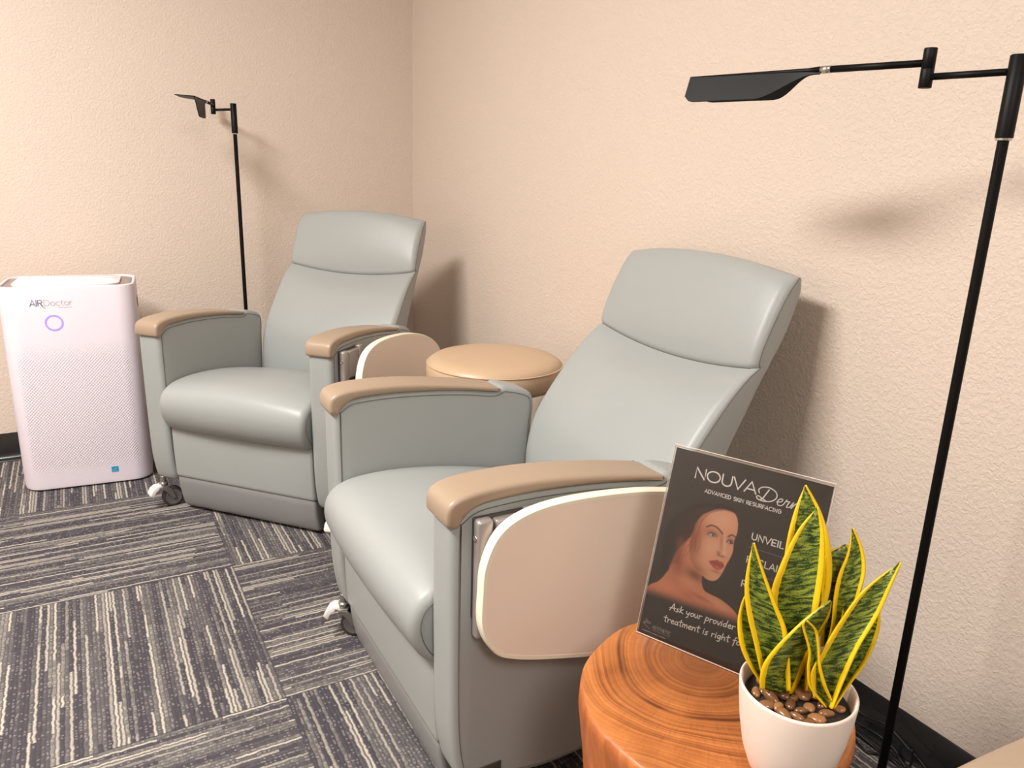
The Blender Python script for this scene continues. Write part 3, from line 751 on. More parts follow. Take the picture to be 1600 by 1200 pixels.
# marker handwriting, x-height 1
HAND = {
 'A': (1.55, [[(0.05, -0.05), (0.45, 0.9), (0.80, 1.9), (0.95, 1.95), (1.05, 0.9), (1.25, 0.05)], [(0.0, 0.62), (0.6, 0.70), (1.45, 0.85)]]),
 's': (0.85, [[(0.75, 1.0), (0.35, 0.90), (0.25, 0.65), (0.60, 0.40), (0.55, 0.08), (0.05, 0.0)]]),
 'k': (1.00, [[(0.15, 0.0), (0.22, 0.9), (0.35, 1.9)], [(0.85, 1.15), (0.25, 0.62), (0.60, 0.25), (0.95, 0.02)]]),
 'y': (1.05, [[(0.10, 1.0), (0.15, 0.45), (0.40, 0.25), (0.75, 0.55)], [(0.90, 1.0), (0.70, 0.2), (0.50, -0.55), (0.22, -0.75)]]),
 'o': (0.95, [[(0.55, 1.0), (0.18, 0.75), (0.12, 0.30), (0.40, 0.0), (0.78, 0.25), (0.80, 0.75), (0.50, 1.0), (0.60, 0.95)]]),
 'u': (1.05, [[(0.12, 1.0), (0.12, 0.35), (0.35, 0.02), (0.70, 0.30), (0.82, 1.0)], [(0.82, 1.0), (0.84, 0.2), (1.0, 0.0)]]),
 'r': (0.85, [[(0.15, 1.0), (0.18, 0.0)], [(0.18, 0.5), (0.40, 0.92), (0.80, 0.95)]]),
 'p': (1.05, [[(0.28, 1.1), (0.15, 0.1), (0.05, -0.8)], [(0.25, 0.85), (0.60, 1.05), (0.88, 0.75), (0.70, 0.25), (0.20, 0.10)]]),
 'v': (0.90, [[(0.10, 1.0), (0.35, 0.02), (0.45, 0.02), (0.85, 1.05)]]),
 'i': (0.45, [[(0.20, 0.95), (0.15, 0.0)], [(0.27, 1.38), (0.28, 1.46)]]),
 'd': (1.10, [[(0.78, 0.85), (0.40, 0.95), (0.12, 0.50), (0.30, 0.05), (0.70, 0.30)], [(1.0, 1.95), (0.82, 0.9), (0.78, 0.05)]]),
 'e': (0.92, [[(0.15, 0.50), (0.70, 0.65), (0.62, 1.0), (0.28, 0.92), (0.10, 0.45), (0.35, 0.02), (0.88, 0.15)]]),
 't': (0.85, [[(0.45, 1.85), (0.38, 0.8), (0.42, 0.05), (0.62, 0.05)], [(0.0, 1.18), (0.85, 1.32)]]),
 'a': (1.00, [[(0.75, 0.85), (0.42, 1.0), (0.12, 0.55), (0.25, 0.05), (0.62, 0.20), (0.80, 0.95)], [(0.80, 0.95), (0.76, 0.25), (0.95, 0.0)]]),
 'm': (1.40, [[(0.12, 1.0), (0.10, 0.0)], [(0.12, 0.5), (0.42, 0.98), (0.62, 0.75), (0.60, 0.0)], [(0.60, 0.5), (0.92, 0.98), (1.14, 0.75), (1.18, 0.0)]]),
 'n': (1.00, [[(0.12, 1.0), (0.10, 0.0)], [(0.12, 0.5), (0.48, 0.98), (0.74, 0.75), (0.76, 0.0)]]),
 'g': (1.00, [[(0.76, 0.85), (0.42, 1.0), (0.12, 0.55), (0.30, 0.10), (0.66, 0.35), (0.82, 1.0)], [(0.82, 1.0), (0.72, -0.1), (0.55, -0.75), (0.15, -0.65)]]),
 'h': (1.02, [[(0.25, 1.9), (0.12, 0.9), (0.10, 0.0)], [(0.12, 0.45), (0.50, 0.95), (0.76, 0.75), (0.78, 0.0)]]),
 'f': (0.80, [[(0.85, 1.85), (0.55, 1.80), (0.40, 1.0), (0.30, 0.0), (0.20, -0.6)], [(0.05, 0.95), (0.80, 1.10)]]),
 'b': (1.00, [[(0.25, 1.9), (0.12, 0.9), (0.15, 0.05)], [(0.15, 0.6), (0.55, 0.98), (0.82, 0.6), (0.60, 0.08), (0.15, 0.1)]]),
 ' ': (0.62, [])}
def write(bm, text, x, z, size, w, T, font, smooth=False, gap=0.0, fit=None, slant=0.0):
    tot = sum(font[c][0]+gap for c in text)
    sx = (fit/(tot)) if fit else size
    for c in text:
        adv, strokes = font[c]
        for st in strokes:
            pts = [(x+(p[0]+slant*p[1])*sx, z+p[1]*size) for p in st]
            if smooth: pts = [(q.x, q.y) for q in catmull([(a, b_, 0) for a, b_ in pts], 5)]
            ribbon(bm, pts, w, T)
        x += (adv+gap)*sx
    return x
# the maker's lettering and the energy sticker on the purifier front
Tp = lambda a, z: (a, front, z)
bm = bmesh.new()
write(bm, 'AI', -0.1085, 0.650, 0.0190, 0.0026, Tp, SANS, fit=0.0215); obj('lettering', bm, M['logo_blue'], t, False)
bm = bmesh.new(); write(bm, 'R', -0.0865, 0.650, 0.0190, 0.0026, Tp, SANS); ribbon(bm, [(-0.0785, 0.657), (-0.073, 0.647), (-0.066, 0.642)], 0.0018, Tp); obj('lettering', bm, M['logo_blue'], t, False)
bm = bmesh.new(); write(bm, 'Doctor', -0.0690, 0.650, 0.0185, 0.0014, Tp, SANS, gap=0.03, fit=0.083); ribbon(bm, [(-0.030, 0.643), (0.012, 0.643)], 0.0008, Tp); obj('lettering', bm, M['logo_grey'], t, False)
sk = obj('sticker', box(0.072, 0.094, front-0.0002, front+0.001, 0.046, 0.066), M['sticker'], t, False); sk['label'] = 'small blue square sticker'
bm = bmesh.new(); ribbon(bm, [(0.076, 0.054), (0.080, 0.057), (0.084, 0.0555), (0.090, 0.061)], 0.0022, lambda a, z: (a, front-0.0006, z)); ribbon(bm, [(0.074, 0.0495), (0.092, 0.0495)], 0.0012, lambda a, z: (a, front-0.0006, z))
obj('print', bm, M['sticker_mark'], sk, False)

# ------------------------------------------------------------------ stump side table
TX, TY, TZ = 0.690, 0.628, 0.45
def wob(a, z):
    w = 1 + 0.022*math.sin(2*a+0.6) + 0.016*math.sin(3*a+2.1) + 0.012*math.sin(5*a+0.4) + 0.006*math.sin(9*a)
    if z < TZ-0.03: w += 0.012*math.sin(4*a+z*9)
    return w
t = thing('side_table', 'solid wood stump side table with growth rings on top', 'side table', (TX, TY, 0))
autosmooth(obj('trunk', lathe([(0.150, 0.0), (0.158, 0.006), (0.156, 0.06), (0.158, 0.16), (0.166, 0.27), (0.174, 0.36), (0.182, 0.42), (0.1835, 0.436), (0.1825, 0.444), (0.1795, 0.4485)], 96, wob), M['wood_side'], t), 60)
autosmooth(obj('tabletop', lathe([(0.1795, 0.4485), (0.1765, 0.4500), (0.12, 0.4500), (0.06, 0.4500), (0.0, 0.4500)], 96, wob), M['wood_top'], t), 60)

# ------------------------------------------------------------------ potted snake plant
PX, PY = 0.661, 0.480
pr = lathe([(0.0, 0.0), (0.030, 0.0), (0.036, 0.003), (0.044, 0.014), (0.0525, 0.038), (0.0585, 0.068), (0.0625, 0.098), (0.0640, 0.117), (0.0640, 0.1195), (0.0625, 0.1205), (0.0608, 0.1195), (0.0595, 0.110), (0.0575, 0.098), (0.0, 0.098)], 64)
t = thing('potted_snake_plant', 'snake plant with yellow-edged leaves in a white pot on the wood table', 'potted plant', (PX, PY, TZ))
autosmooth(obj('pot', pr, M['pot'], t), 60)
obj('soil', lathe([(0.0, 0.0985), (0.0575, 0.0985), (0.056, 0.103), (0.03, 0.104), (0.0, 0.103)], 32), M['soil'], t)
LEAVES=[[[[0.004,0.033,0.1584],[0.0257,0.0289,0.1543],[0.0287,0.0112,0.1641]],[[0.0121,0.0429,0.1925],[0.0377,0.0345,0.1902],[0.0478,0.0148,0.1984]],[[0.0176,0.0543,0.2268],[0.0452,0.0426,0.2259],[0.0605,0.022,0.2326]],[[0.027,0.0635,0.2615],[0.0504,0.052,0.2616],[0.0649,0.034,0.2668]],[[0.0411,0.0703,0.2966],[0.0544,0.0622,0.2974],[0.0621,0.0501,0.3009]],[[0.0579,0.0737,0.3263],[0.056,0.0718,0.3274],[0.0522,0.0684,0.3294]]],[[[-0.0084,0.0086,0.1101],[0.01,0.0081,0.1041],[0.007,-0.0079,0.116]],[[-0.013,0.0271,0.1588],[0.0115,0.022,0.1586],[0.0183,0.0038,0.1718]],[[-0.0126,0.0428,0.2077],[0.0159,0.0324,0.2077],[0.0304,0.0117,0.2172]],[[-0.0003,0.0474,0.243],[0.0246,0.0371,0.2461],[0.0392,0.0193,0.2555]],[[0.023,0.0481,0.2857],[0.036,0.0407,0.2863],[0.0426,0.0288,0.2902]],[[0.0458,0.0439,0.3124],[0.044,0.0422,0.3135],[0.0399,0.0388,0.3157]]],[[[-0.036,0.0143,0.1158],[-0.0193,0.0108,0.1124],[-0.0175,-0.004,0.1218]],[[-0.0421,0.0314,0.1651],[-0.0229,0.0232,0.158],[-0.016,0.0055,0.1607]],[[-0.0471,0.0435,0.2004],[-0.0271,0.032,0.1911],[-0.0168,0.013,0.189]],[[-0.0478,0.051,0.2289],[-0.0334,0.0413,0.2222],[-0.0259,0.0262,0.2204]],[[-0.0429,0.0553,0.2575],[-0.037,0.0496,0.2549],[-0.0352,0.0405,0.255]],[[-0.0368,0.0571,0.2805],[-0.0387,0.055,0.2819],[-0.042,0.0517,0.2842]]],[[[-0.0293,0.024,0.1136],[-0.0164,0.0238,0.1059],[-0.0211,0.0098,0.1137]],[[-0.0412,0.0397,0.1387],[-0.0234,0.0344,0.1321],[-0.0199,0.0176,0.1376]],[[-0.0461,0.0499,0.1592],[-0.0274,0.0425,0.1559],[-0.0199,0.0261,0.1615]],[[-0.045,0.0574,0.182],[-0.0302,0.0497,0.1788],[-0.0234,0.0354,0.1819]],[[-0.0393,0.061,0.2008],[-0.0316,0.0554,0.1997],[-0.0289,0.0459,0.2022]],[[-0.0321,0.0622,0.2148],[-0.0335,0.0601,0.2163],[-0.0366,0.0565,0.219]]],[[[-0.0465,0.0134,0.1242],[-0.0239,0.0094,0.1149],[0.0006,0.0063,0.1042]],[[-0.0473,0.015,0.1401],[-0.0219,0.0081,0.1361],[0.0093,0.0049,0.1278]],[[-0.0431,0.0143,0.158],[-0.0179,0.0062,0.1592],[0.0169,0.0048,0.1533]],[[-0.0271,0.009,0.1824],[-0.0067,0.0011,0.185],[0.0275,0.0027,0.178]],[[-0.0037,0.0001,0.2088],[0.0066,-0.0058,0.2093],[0.0349,0.0007,0.1975]],[[0.0189,-0.0101,0.2297],[0.017,-0.0118,0.2308],[0.0373,0.0017,0.2175]]],[[[0.013,-0.0297,0.1072],[0.0226,-0.0261,0.1058],[0.013,-0.0351,0.1202]],[[-0.0032,-0.0177,0.1304],[0.009,-0.0182,0.1287],[0.0056,-0.0294,0.1394]],[[-0.0064,-0.013,0.1539],[0.0028,-0.0141,0.1532],[-0.0002,-0.0236,0.1619]],[[-0.0063,-0.0112,0.1746],[0.0,-0.0126,0.1755],[-0.0025,-0.0202,0.183]],[[-0.0127,-0.0035,0.2016],[-0.0067,-0.0082,0.2002],[-0.0061,-0.0166,0.2025]],[[-0.012,-0.0057,0.2106],[-0.0136,-0.0077,0.2121],[-0.017,-0.011,0.215]]],[[[0.0399,0.0072,0.1547],[0.0534,0.0056,0.1515],[0.0507,-0.0069,0.16]],[[0.0466,0.0182,0.1926],[0.061,0.0144,0.1908],[0.0619,0.0015,0.1977]],[[0.0533,0.0292,0.2307],[0.0684,0.0227,0.2282],[0.0728,0.009,0.2321]],[[0.061,0.035,0.2541],[0.0738,0.0274,0.251],[0.0789,0.0146,0.2523]],[[0.0734,0.0325,0.2598],[0.0797,0.0274,0.2596],[0.0814,0.019,0.2619]],[[0.0862,0.0291,0.2634],[0.0843,0.027,0.2648],[0.0808,0.0238,0.2671]]],[[[0.0237,-0.0049,0.1253],[0.0377,-0.0049,0.1205],[0.0325,-0.0178,0.1308]],[[0.0436,0.001,0.1783],[0.057,-0.0007,0.1754],[0.0541,-0.013,0.1835]],[[0.0508,0.0084,0.2135],[0.0668,0.0037,0.2138],[0.0699,-0.0093,0.2221]],[[0.0582,0.0124,0.2381],[0.0732,0.0067,0.2414],[0.0788,-0.0052,0.25]],[[0.07,0.0139,0.2629],[0.0772,0.0103,0.267],[0.0786,0.003,0.2741]],[[0.0784,0.0185,0.2911],[0.0763,0.0167,0.2924],[0.0723,0.0135,0.2946]]],[[[0.0009,-0.0214,0.119],[0.016,-0.023,0.1073],[0.0105,-0.0385,0.1127]],[[-0.003,-0.0158,0.1456],[0.0185,-0.0218,0.1403],[0.0228,-0.0392,0.1483]],[[0.0044,-0.0178,0.1689],[0.0275,-0.0248,0.1721],[0.0368,-0.0407,0.1851]],[[0.0224,-0.0214,0.2058],[0.0438,-0.0298,0.2104],[0.0549,-0.0446,0.2216]],[[0.0469,-0.0282,0.2446],[0.0599,-0.0351,0.2476],[0.0665,-0.0459,0.2543]],[[0.0809,-0.0423,0.2774],[0.0787,-0.044,0.2784],[0.0742,-0.0471,0.2806]]],[[[0.0197,-0.0253,0.1067],[0.0292,-0.0236,0.0992],[0.0196,-0.0346,0.1074]],[[0.0294,-0.0244,0.1363],[0.0414,-0.0261,0.1308],[0.0373,-0.0381,0.1377]],[[0.0365,-0.0243,0.1587],[0.0505,-0.0291,0.1552],[0.0517,-0.0419,0.1609]],[[0.0435,-0.0242,0.181],[0.0575,-0.0305,0.1806],[0.062,-0.0426,0.1866]],[[0.0541,-0.0261,0.2034],[0.0627,-0.0321,0.2024],[0.0654,-0.0416,0.2051]],[[0.0697,-0.0326,0.2203],[0.0679,-0.0344,0.2218],[0.064,-0.0375,0.2246]]]]
def make_leaf(rows):
    Ls = catmull([r[0] for r in rows], 9); Ms = catmull([r[1] for r in rows], 9); Rs = catmull([r[2] for r in rows], 9)
    K = 12; nR = len(Ls)
    bm = bmesh.new(); uvl = bm.loops.layers.uv.new('UVMap')
    G = []; length = 0.0; V = []
    for i in range(nR):
        if i: length += (Ms[i]-Ms[i-1]).length
        row = []
        for k in range(K+1):
            s = k/K; A, Mm, B = Ls[i], Ms[i], Rs[i]
            P = A*(1-s)*(1-s) + (2*Mm-0.5*A-0.5*B)*2*s*(1-s) + B*s*s
            row.append((bm.verts.new(P), s, length))
        G.append(row)
    for i in range(nR-1):
        for k in range(K):
            q = (G[i][k], G[i][k+1], G[i+1][k+1], G[i+1][k])
            try: f = bm.faces.new([a[0] for a in q])
            except ValueError: continue
            for lp, a in zip(f.loops, q): lp[uvl].uv = (a[1], a[2]*10)
    return bm
for rows in LEAVES:
    o = obj('leaf', make_leaf(rows), M['leaf'], t)
    sm = o.modifiers.new('thick', 'SOLIDIFY'); sm.thickness = 0.0018; sm.offset = 0.0
# pebbles on the soil, each its own stone
rnd = random.Random(11)
def pebble_mesh(k):
    bm = bmesh.new(); bmesh.ops.create_icosphere(bm, subdivisions=3, radius=1.0)
    ax = (1.0, rnd.uniform(0.62, 0.8), rnd.uniform(0.42, 0.6)); ph = rnd.uniform(0, 6)
    for v in bm.verts:
        n = 1+0.08*math.sin(3*v.co.x+ph)+0.06*math.sin(4*v.co.y-ph)
        v.co = Vector((v.co.x*ax[0]*n, v.co.y*ax[1]*n, v.co.z*ax[2]))
    me = bpy.data.meshes.new('pebble'); bm.to_mesh(me); bm.free()
    me.materials.append(M['pebble']); me.polygons.foreach_set('use_smooth', [True]*len(me.polygons)); return me
pm = [pebble_mesh(k) for k in range(5)]
spots = []
tries = 0
while len(spots) < 40 and tries < 6000:
    tries += 1
    r = 0.0455*math.sqrt(rnd.random()); a = rnd.uniform(0, 2*PI); s = rnd.uniform(0.0070, 0.0120)
    x, y = r*math.cos(a), r*math.sin(a)
    if all((x-q[0])**2+(y-q[1])**2 > (0.72*(s+q[2]))**2 for q in spots): spots.append((x, y, s))
for x, y, s in spots:
    o = bpy.data.objects.new('pebble', rnd.choice(pm)); C.objects.link(o)
    o.location = (PX+x, PY+y, TZ+0.103+s*0.42); o.scale = (s, s, s); o.rotation_euler = (rnd.uniform(-.25, .25), rnd.uniform(-.25, .25), rnd.uniform(0, 6.28))
    tag(o, 'small polished brown pebble around the leaf bases inside the white pot', 'pebble', 'brown pebbles in the white pot')

# ------------------------------------------------------------------ acrylic sign holder with the printed poster
yaw, tilt = -1.16, 0.28
SW, SH = 0.2285, 0.289
ct, sn = math.cos(tilt), math.sin(tilt)
def ST(x, z, d=0.0): return (x, z*sn + d*ct, z*ct - d*sn)          # x along, z up the face, d away from the viewer
t = thing('sign_holder', 'clear acrylic sign holder with a dark portrait poster, on the wood table', 'sign', (0.686, 0.787, TZ+0.0006), yaw)
def sbox(bm, x0, x1, z0, z1, d0, d1):
    v = [bm.verts.new(ST(x, z, d)) for x, z, d in ((x0,z0,d0),(x1,z0,d0),(x1,z0,d1),(x0,z0,d1),(x0,z1,d0),(x1,z1,d0),(x1,z1,d1),(x0,z1,d1))]
    for f in ((0,3,2,1),(4,5,6,7),(0,1,5,4),(1,2,6,5),(2,3,7,6),(3,0,4,7)): bm.faces.new([v[i] for i in f])
bm = bmesh.new(); sbox(bm, -0.002, SW+0.002, 0.0, SH+0.005, -0.0022, -0.0008); ff = obj('front_sheet', bm, M['acrylic'], t, False)
bm = bmesh.new(); sbox(bm, -0.002, SW+0.002, 0.0, SH+0.002, 0.0014, 0.0030); obj('back_sheet', bm, M['acrylic'], t, False)
bm = bmesh.new()
for a in ((-0.002, SW+0.002, SH+0.0042, SH+0.0052, -0.0023, -0.0007), (-0.002, SW+0.002, SH+0.0012, SH+0.0022, 0.0013, 0.0031), (-0.0024, -0.0018, 0.0, SH+0.005, -0.0022, -0.0008),
          (SW+0.0018, SW+0.0024, 0.0, SH+0.005, -0.0022, 0.0030), (-0.002, SW+0.002, 0.0, 0.0014, -0.0024, 0.0032)): sbox(bm, *a)
obj('polished_edge', bm, M['acrylic_edge'], t, False)
bm = bmesh.new(); add_box(bm, -0.002, SW+0.002, 0.002, 0.085, 0.0, 0.0018); obj('foot', bm, M['acrylic'], t, False)
bm = bmesh.new()
P4 = [(-0.002, 0.0848, 0.0018), (SW+0.002, 0.0848, 0.0018), (SW+0.002, 0.0855, 0.0), (-0.002, 0.0855, 0.0)]
bm.faces.new([bm.verts.new(p) for p in P4]); obj('foot_edge', bm, M['acrylic_edge'], t, False)

# the print: a portrait painted into a colour attribute on a fine flat grid (a flat thing in the room too)
NXg, NZg = 286, 362
X, Z = np.meshgrid(np.linspace(0, 228.5, NXg), np.linspace(0, 289.0, NZg))
def lin(c):
    c = np.array(c, float)/255; return np.where(c <= 0.04045, c/12.92, ((c+0.055)/1.055)**2.4)
def sdf(poly, n=4, closed=True):
    P = np.array([(p.x, p.y) for p in catmull([(a, b, 0) for a, b in poly], n, closed)])
    d = np.full(X.shape, 1e9); ins = np.zeros(X.shape, bool)
    for i in range(len(P) if closed else len(P)-1):
        a, b = P[i], P[(i+1) % len(P)]
        e = b-a; L = (e**2).sum()
        if L < 1e-12: continue
        tt = np.clip(((X-a[0])*e[0]+(Z-a[1])*e[1])/L, 0, 1)
        d = np.minimum(d, np.hypot(X-a[0]-tt*e[0], Z-a[1]-tt*e[1]))
        if closed:
            c = ((a[1] > Z) != (b[1] > Z)) & (X < (b[0]-a[0])*(Z-a[1])/((b[1]-a[1]) if abs(b[1]-a[1]) > 1e-9 else 1e-9)+a[0]); ins ^= c
    return np.where(ins, -d, d) if closed else d
def ss(x, a, b): q = np.clip((x-a)/(b-a), 0, 1); return q*q*(3-2*q)
img = np.zeros(X.shape+(3,))
gz = ss(Z, 20, 150)[..., None]
img[:] = lin((32, 28, 30))*(1-gz)+lin((52, 44, 42))*gz
def paint(mask, col): 
    global img
    img = img*(1-mask[..., None])+lin(col)*mask[..., None]
def blob(cx, cz, rx, rz, col, amt, mask=1.0, rot=0.0):
    c, s = math.cos(rot), math.sin(rot); dx, dz = X-cx, Z-cz
    u = (dx*c+dz*s)/rx; v = (-dx*s+dz*c)/rz
    paint(np.exp(-(u*u+v*v))*amt*mask, col)
hairb = 1-ss(sdf([(108, 219), (98, 223), (80, 223), (60, 218), (38, 206), (20, 190), (11, 170), (9, 150), (13, 128), (16, 107), (26, 98), (36, 118), (50, 132), (60, 150), (70, 190), (90, 214)]), -4, 5)
paint(hairb, (34, 22, 21))
neck = 1-ss(sdf([(52, 165), (34, 148), (29, 125), (25, 103), (15, 85), (2, 74), (-6, 50), (60, 40), (160, 46), (152, 66), (143, 76), (130, 85), (112, 91.5), (96, 93.5), (86, 96), (80, 106), (79, 118), (84, 130), (70, 150)]), -0.8, 0.8)
fade = ss(Z-(60+0.04*X), -2, 17)
neck = neck*fade
paint(neck, (226, 142, 102))
blob(40, 120, 9, 30, (176, 90, 58), 0.8, neck, 0.1); blob(68, 112, 16, 9, (120, 62, 42), 0.85, neck, -0.3); blob(60, 100, 26, 7, (232, 160, 120), 0.6, neck)
blob(30, 84, 22, 8, (236, 150, 108), 0.7, neck); blob(110, 84, 26, 7, (240, 174, 138), 0.75, neck, -0.2); blob(84, 84, 16, 3, (168, 92, 64), 0.6, neck, -0.15); blob(64, 80, 10, 4, (188, 108, 76), 0.5, neck)
face = 1-ss(sdf([(70, 209), (80, 216.5), (94, 219), (106, 217), (112.5, 208), (115.2, 196), (115, 186), (113.6, 179), (114.3, 171), (115, 163), (113.2, 153), (110.5, 144), (108.5, 136), (106, 127), (102, 118), (95, 113),
                 (86, 113), (77, 117), (66, 122.5), (57, 132), (51, 146), (49, 162), (51, 182), (59, 200)]), -0.9, 0.7)
paint(face, (240, 172, 134))
blob(56, 160, 13, 40, (166, 84, 54), 0.9, face); blob(68, 122, 18, 9, (160, 88, 62), 0.7, face, -0.35); blob(92, 202, 18, 11, (244, 188, 156), 0.75, face); blob(84, 158, 13, 13, (246, 186, 152), 0.75, face)
blob(110, 160, 4, 10, (240, 178, 146), 0.6, face); blob(95, 119, 8, 6, (238, 174, 140), 0.7, face); blob(80, 180, 11, 6, (176, 104, 78), 0.75, face); blob(108, 178, 6, 5, (178, 108, 82), 0.75, face)
blob(96.5, 170, 2.6, 13, (190, 118, 90), 0.5, face, 0.18); blob(101.5, 170, 2.2, 15, (248, 200, 170), 0.8, face, 0.18); blob(103, 157.5, 3.2, 3.0, (250, 200, 168), 0.8, face)
blob(95, 155.5, 3.2, 2.2, (170, 92, 66), 0.7, face); blob(99, 151.5, 6, 1.5, (150, 78, 56), 0.7, face); blob(95.5, 153.2, 1.5, 0.9, (92, 40, 30), 0.9, face); blob(103.4, 152.6, 1.2, 0.8, (96, 44, 32), 0.85, face)
blob(97, 127.5, 7, 1.8, (178, 104, 78), 0.7, face)
def stroke(pts, w, col, amt=1.0, soft=0.5): paint((1-ss(sdf(pts, 5, False)-w/2, -soft, soft))*amt, col)
# brows, eyes
stroke([(70.5, 186.5), (77, 190.5), (84, 190.2), (90, 187.3), (95, 183.6)], 2.5, (66, 36, 26), 0.85, 0.8)
stroke([(104.2, 182.4), (109, 186), (114.4, 184.2)], 2.2, (66, 36, 26), 0.85, 0.7)
for ex, ez, hw, hh in ((81.2, 177.4, 6.4, 2.3), (108.6, 174.9, 4.2, 2.1)):
    paint(1-ss(((X-ex)/hw)**2+((Z-ez)/hh)**2, 0.75, 1.15), (206, 186, 176))
    paint(1-ss(np.hypot(X-ex-1.2, Z-ez-0.1), 1.7, 2.4), (58, 44, 38)); paint(1-ss(np.hypot(X-ex-1.9, Z-ez-0.8), 0.3, 0.8), (230, 225, 220))
    stroke([(ex-hw-1.2, ez-0.8), (ex-hw*0.5, ez+hh*0.85), (ex+hw*0.3, ez+hh+0.2), (ex+hw, ez-0.3)], 1.3, (36, 20, 18), 0.95, 0.5)
    stroke([(ex-hw, ez-0.8), (ex, ez-hh-0.1), (ex+hw, ez-0.4)], 0.6, (120, 66, 48), 0.7, 0.5)
    stroke([(ex-hw-0.5, ez+2.2), (ex, ez+hh+2.6), (ex+hw, ez+1.4)], 0.6, (138, 78, 56), 0.6, 0.6)
# lips
lip = 1-ss(sdf([(84.4, 138.8), (91, 142.8), (96.5, 144.8), (99.5, 143.6), (103, 144.2), (107.2, 139.2), (104, 133.6), (98.5, 130.6), (91.5, 132.8)]), -0.6, 0.6)
paint(lip*0.92, (188, 76, 64)); blob(99, 134, 5, 1.8, (222, 122, 104), 0.8, lip); stroke([(85.2, 138.8), (92, 139.4), (98, 138.2), (101, 139), (106.6, 139.2)], 0.9, (110, 36, 32), 0.9, 0.5)
# hair over the brow and side, with warm strands
side = 1-ss(sdf([(110, 219), (102, 222), (88, 224), (70, 221), (50, 213), (32, 200), (20, 182), (14, 160), (13, 135), (18, 112), (26, 104), (29, 118), (33, 136), (39, 148), (46, 158), (52, 172), (54, 186), (58, 197), (66, 207), (76, 213), (90, 217.5), (104, 217.5)]), -3.0, 2.5)
paint(side, (36, 22, 20))
for k in range(26):
    q = k/25.0
    stroke([(96-44*q, 219-6*q), (70-38*q, 206-16*q), (50-26*q, 178-20*q), (44-22*q, 150-18*q), (40-18*q, 122-8*q)], 0.9, (128-60*q, 58-28*q, 32-10*q), 0.22, 0.9)
for pts in ([(66, 202), (56, 182), (52, 160), (46, 144), (44, 122)], [(62, 196), (60, 178), (66, 160), (64, 146)], [(58, 190), (52, 172), (54, 152), (48, 134)], [(72, 208), (62, 192), (58, 170), (60, 150)]):
    stroke(pts, 1.1, (150, 70, 38), 0.5, 0.8)
blob(36, 150, 6, 9, (170, 86, 54), 0.5); blob(24, 140, 12, 30, (38, 28, 28), 0.5)
img = np.clip(img, 0, 1)
DP = 0.0
verts = np.stack([X/1000, Z/1000*sn+DP*ct, Z/1000*ct-DP*sn], -1).reshape(-1, 3)
idx = np.arange(NXg*NZg).reshape(NZg, NXg)
quads = np.stack([idx[:-1, :-1], idx[:-1, 1:], idx[1:, 1:], idx[1:, :-1]], -1).reshape(-1, 4)
me = bpy.data.meshes.new('poster'); me.from_pydata([], [], [])
me.vertices.add(len(verts)); me.vertices.foreach_set('co', verts.ravel())
me.loops.add(quads.size); me.loops.foreach_set('vertex_index', quads.ravel().astype(np.int32))
me.polygons.add(len(quads)); me.polygons.foreach_set('loop_start', np.arange(0, quads.size, 4, dtype=np.int32))
me.update(calc_edges=True)
ca = me.color_attributes.new('print', 'FLOAT_COLOR', 'POINT')
ca.data.foreach_set('color', np.concatenate([img.reshape(-1, 3), np.ones((len(verts), 1))], 1).ravel())
po = link('poster', me, M['poster'], t, False); po['label'] = 'dark poster with a woman looking right and white lettering'
bm = bmesh.new(); sbox(bm, 0.0, SW, 0.0002, SH-0.0002, 0.0003, 0.0008); obj('poster_backing', bm, M['purifier_dark'], po, False)
Ts = lambda a, z: ST(a/1000.0, z/1000.0, -0.0004)
def lettering(fn, mat, nm='lettering'):
    bm = bmesh.new(); fn(bm); obj(nm, bm, mat, po, False)
lettering(lambda b: write(b, 'NOUVA', 36.6, 251.8, 15.6, 2.1, Ts, SANS, fit=94.0), M['print_white'])
lettering(lambda b: write(b, 'ADVANCED SKIN RESURFACING', 56.6, 234.6, 5.2, 1.05, Ts, SANS, gap=0.14, fit=113.0), M['print_white'])
def derm(b):
    S = [([(146.5, 262.5), (143.5, 256), (140, 248.5), (137.5, 246.5)], 1.9), ([(134, 255), (132.5, 259.5), (137, 264), (147, 265.5), (156.5, 261.5), (158.5, 254.5), (153, 248.2), (144, 245.4), (135, 245.6), (131.2, 248.2), (133.2, 250.6), (139, 248.6), (146, 245.8)], 1.6),
         ([(160, 249), (166, 251), (167.2, 254.3), (163.6, 254.2), (160.8, 250), (162.2, 245.6), (167, 245.8), (170, 249.5)], 1.5), ([(170, 249.5), (172.6, 255), (173.2, 253.2), (176.8, 253.8), (175, 249.5), (174.4, 245.6), (178.2, 246.6)], 1.5),
         ([(178.2, 246.6), (182.2, 254.3), (180.2, 245.4), (184, 251.5), (187.8, 254.2), (186.2, 245.6), (190, 251.5), (193.8, 254), (192.2, 247), (194.4, 245.4), (198, 248)], 1.5),
         ([(204, 253.5), (199.8, 252.6), (198.4, 247.2), (201.6, 245.6), (205.2, 252.8), (204.2, 246.2), (209, 247.5)], 1.5)]
    for p, w in S: ribbon(b, [(q.x, q.y) for q in catmull([(x_, z_, 0) for x_, z_ in p], 6)], w, Ts)
lettering(derm, M['print_white'])
lettering(lambda b: write(b, 'UNVEIL', 136.4, 188.6, 8.7, 1.75, Ts, SANS, gap=0.12, fit=47.0), M['print_white'])
lettering(lambda b: write(b, 'RECLAI', 136.4, 155.2, 8.7, 1.75, Ts, SANS, gap=0.12, fit=45.0), M['print_white'])
lettering(lambda b: write(b, 'R', 136.4, 120.3, 8.7, 1.75, Ts, SANS), M['print_white'])
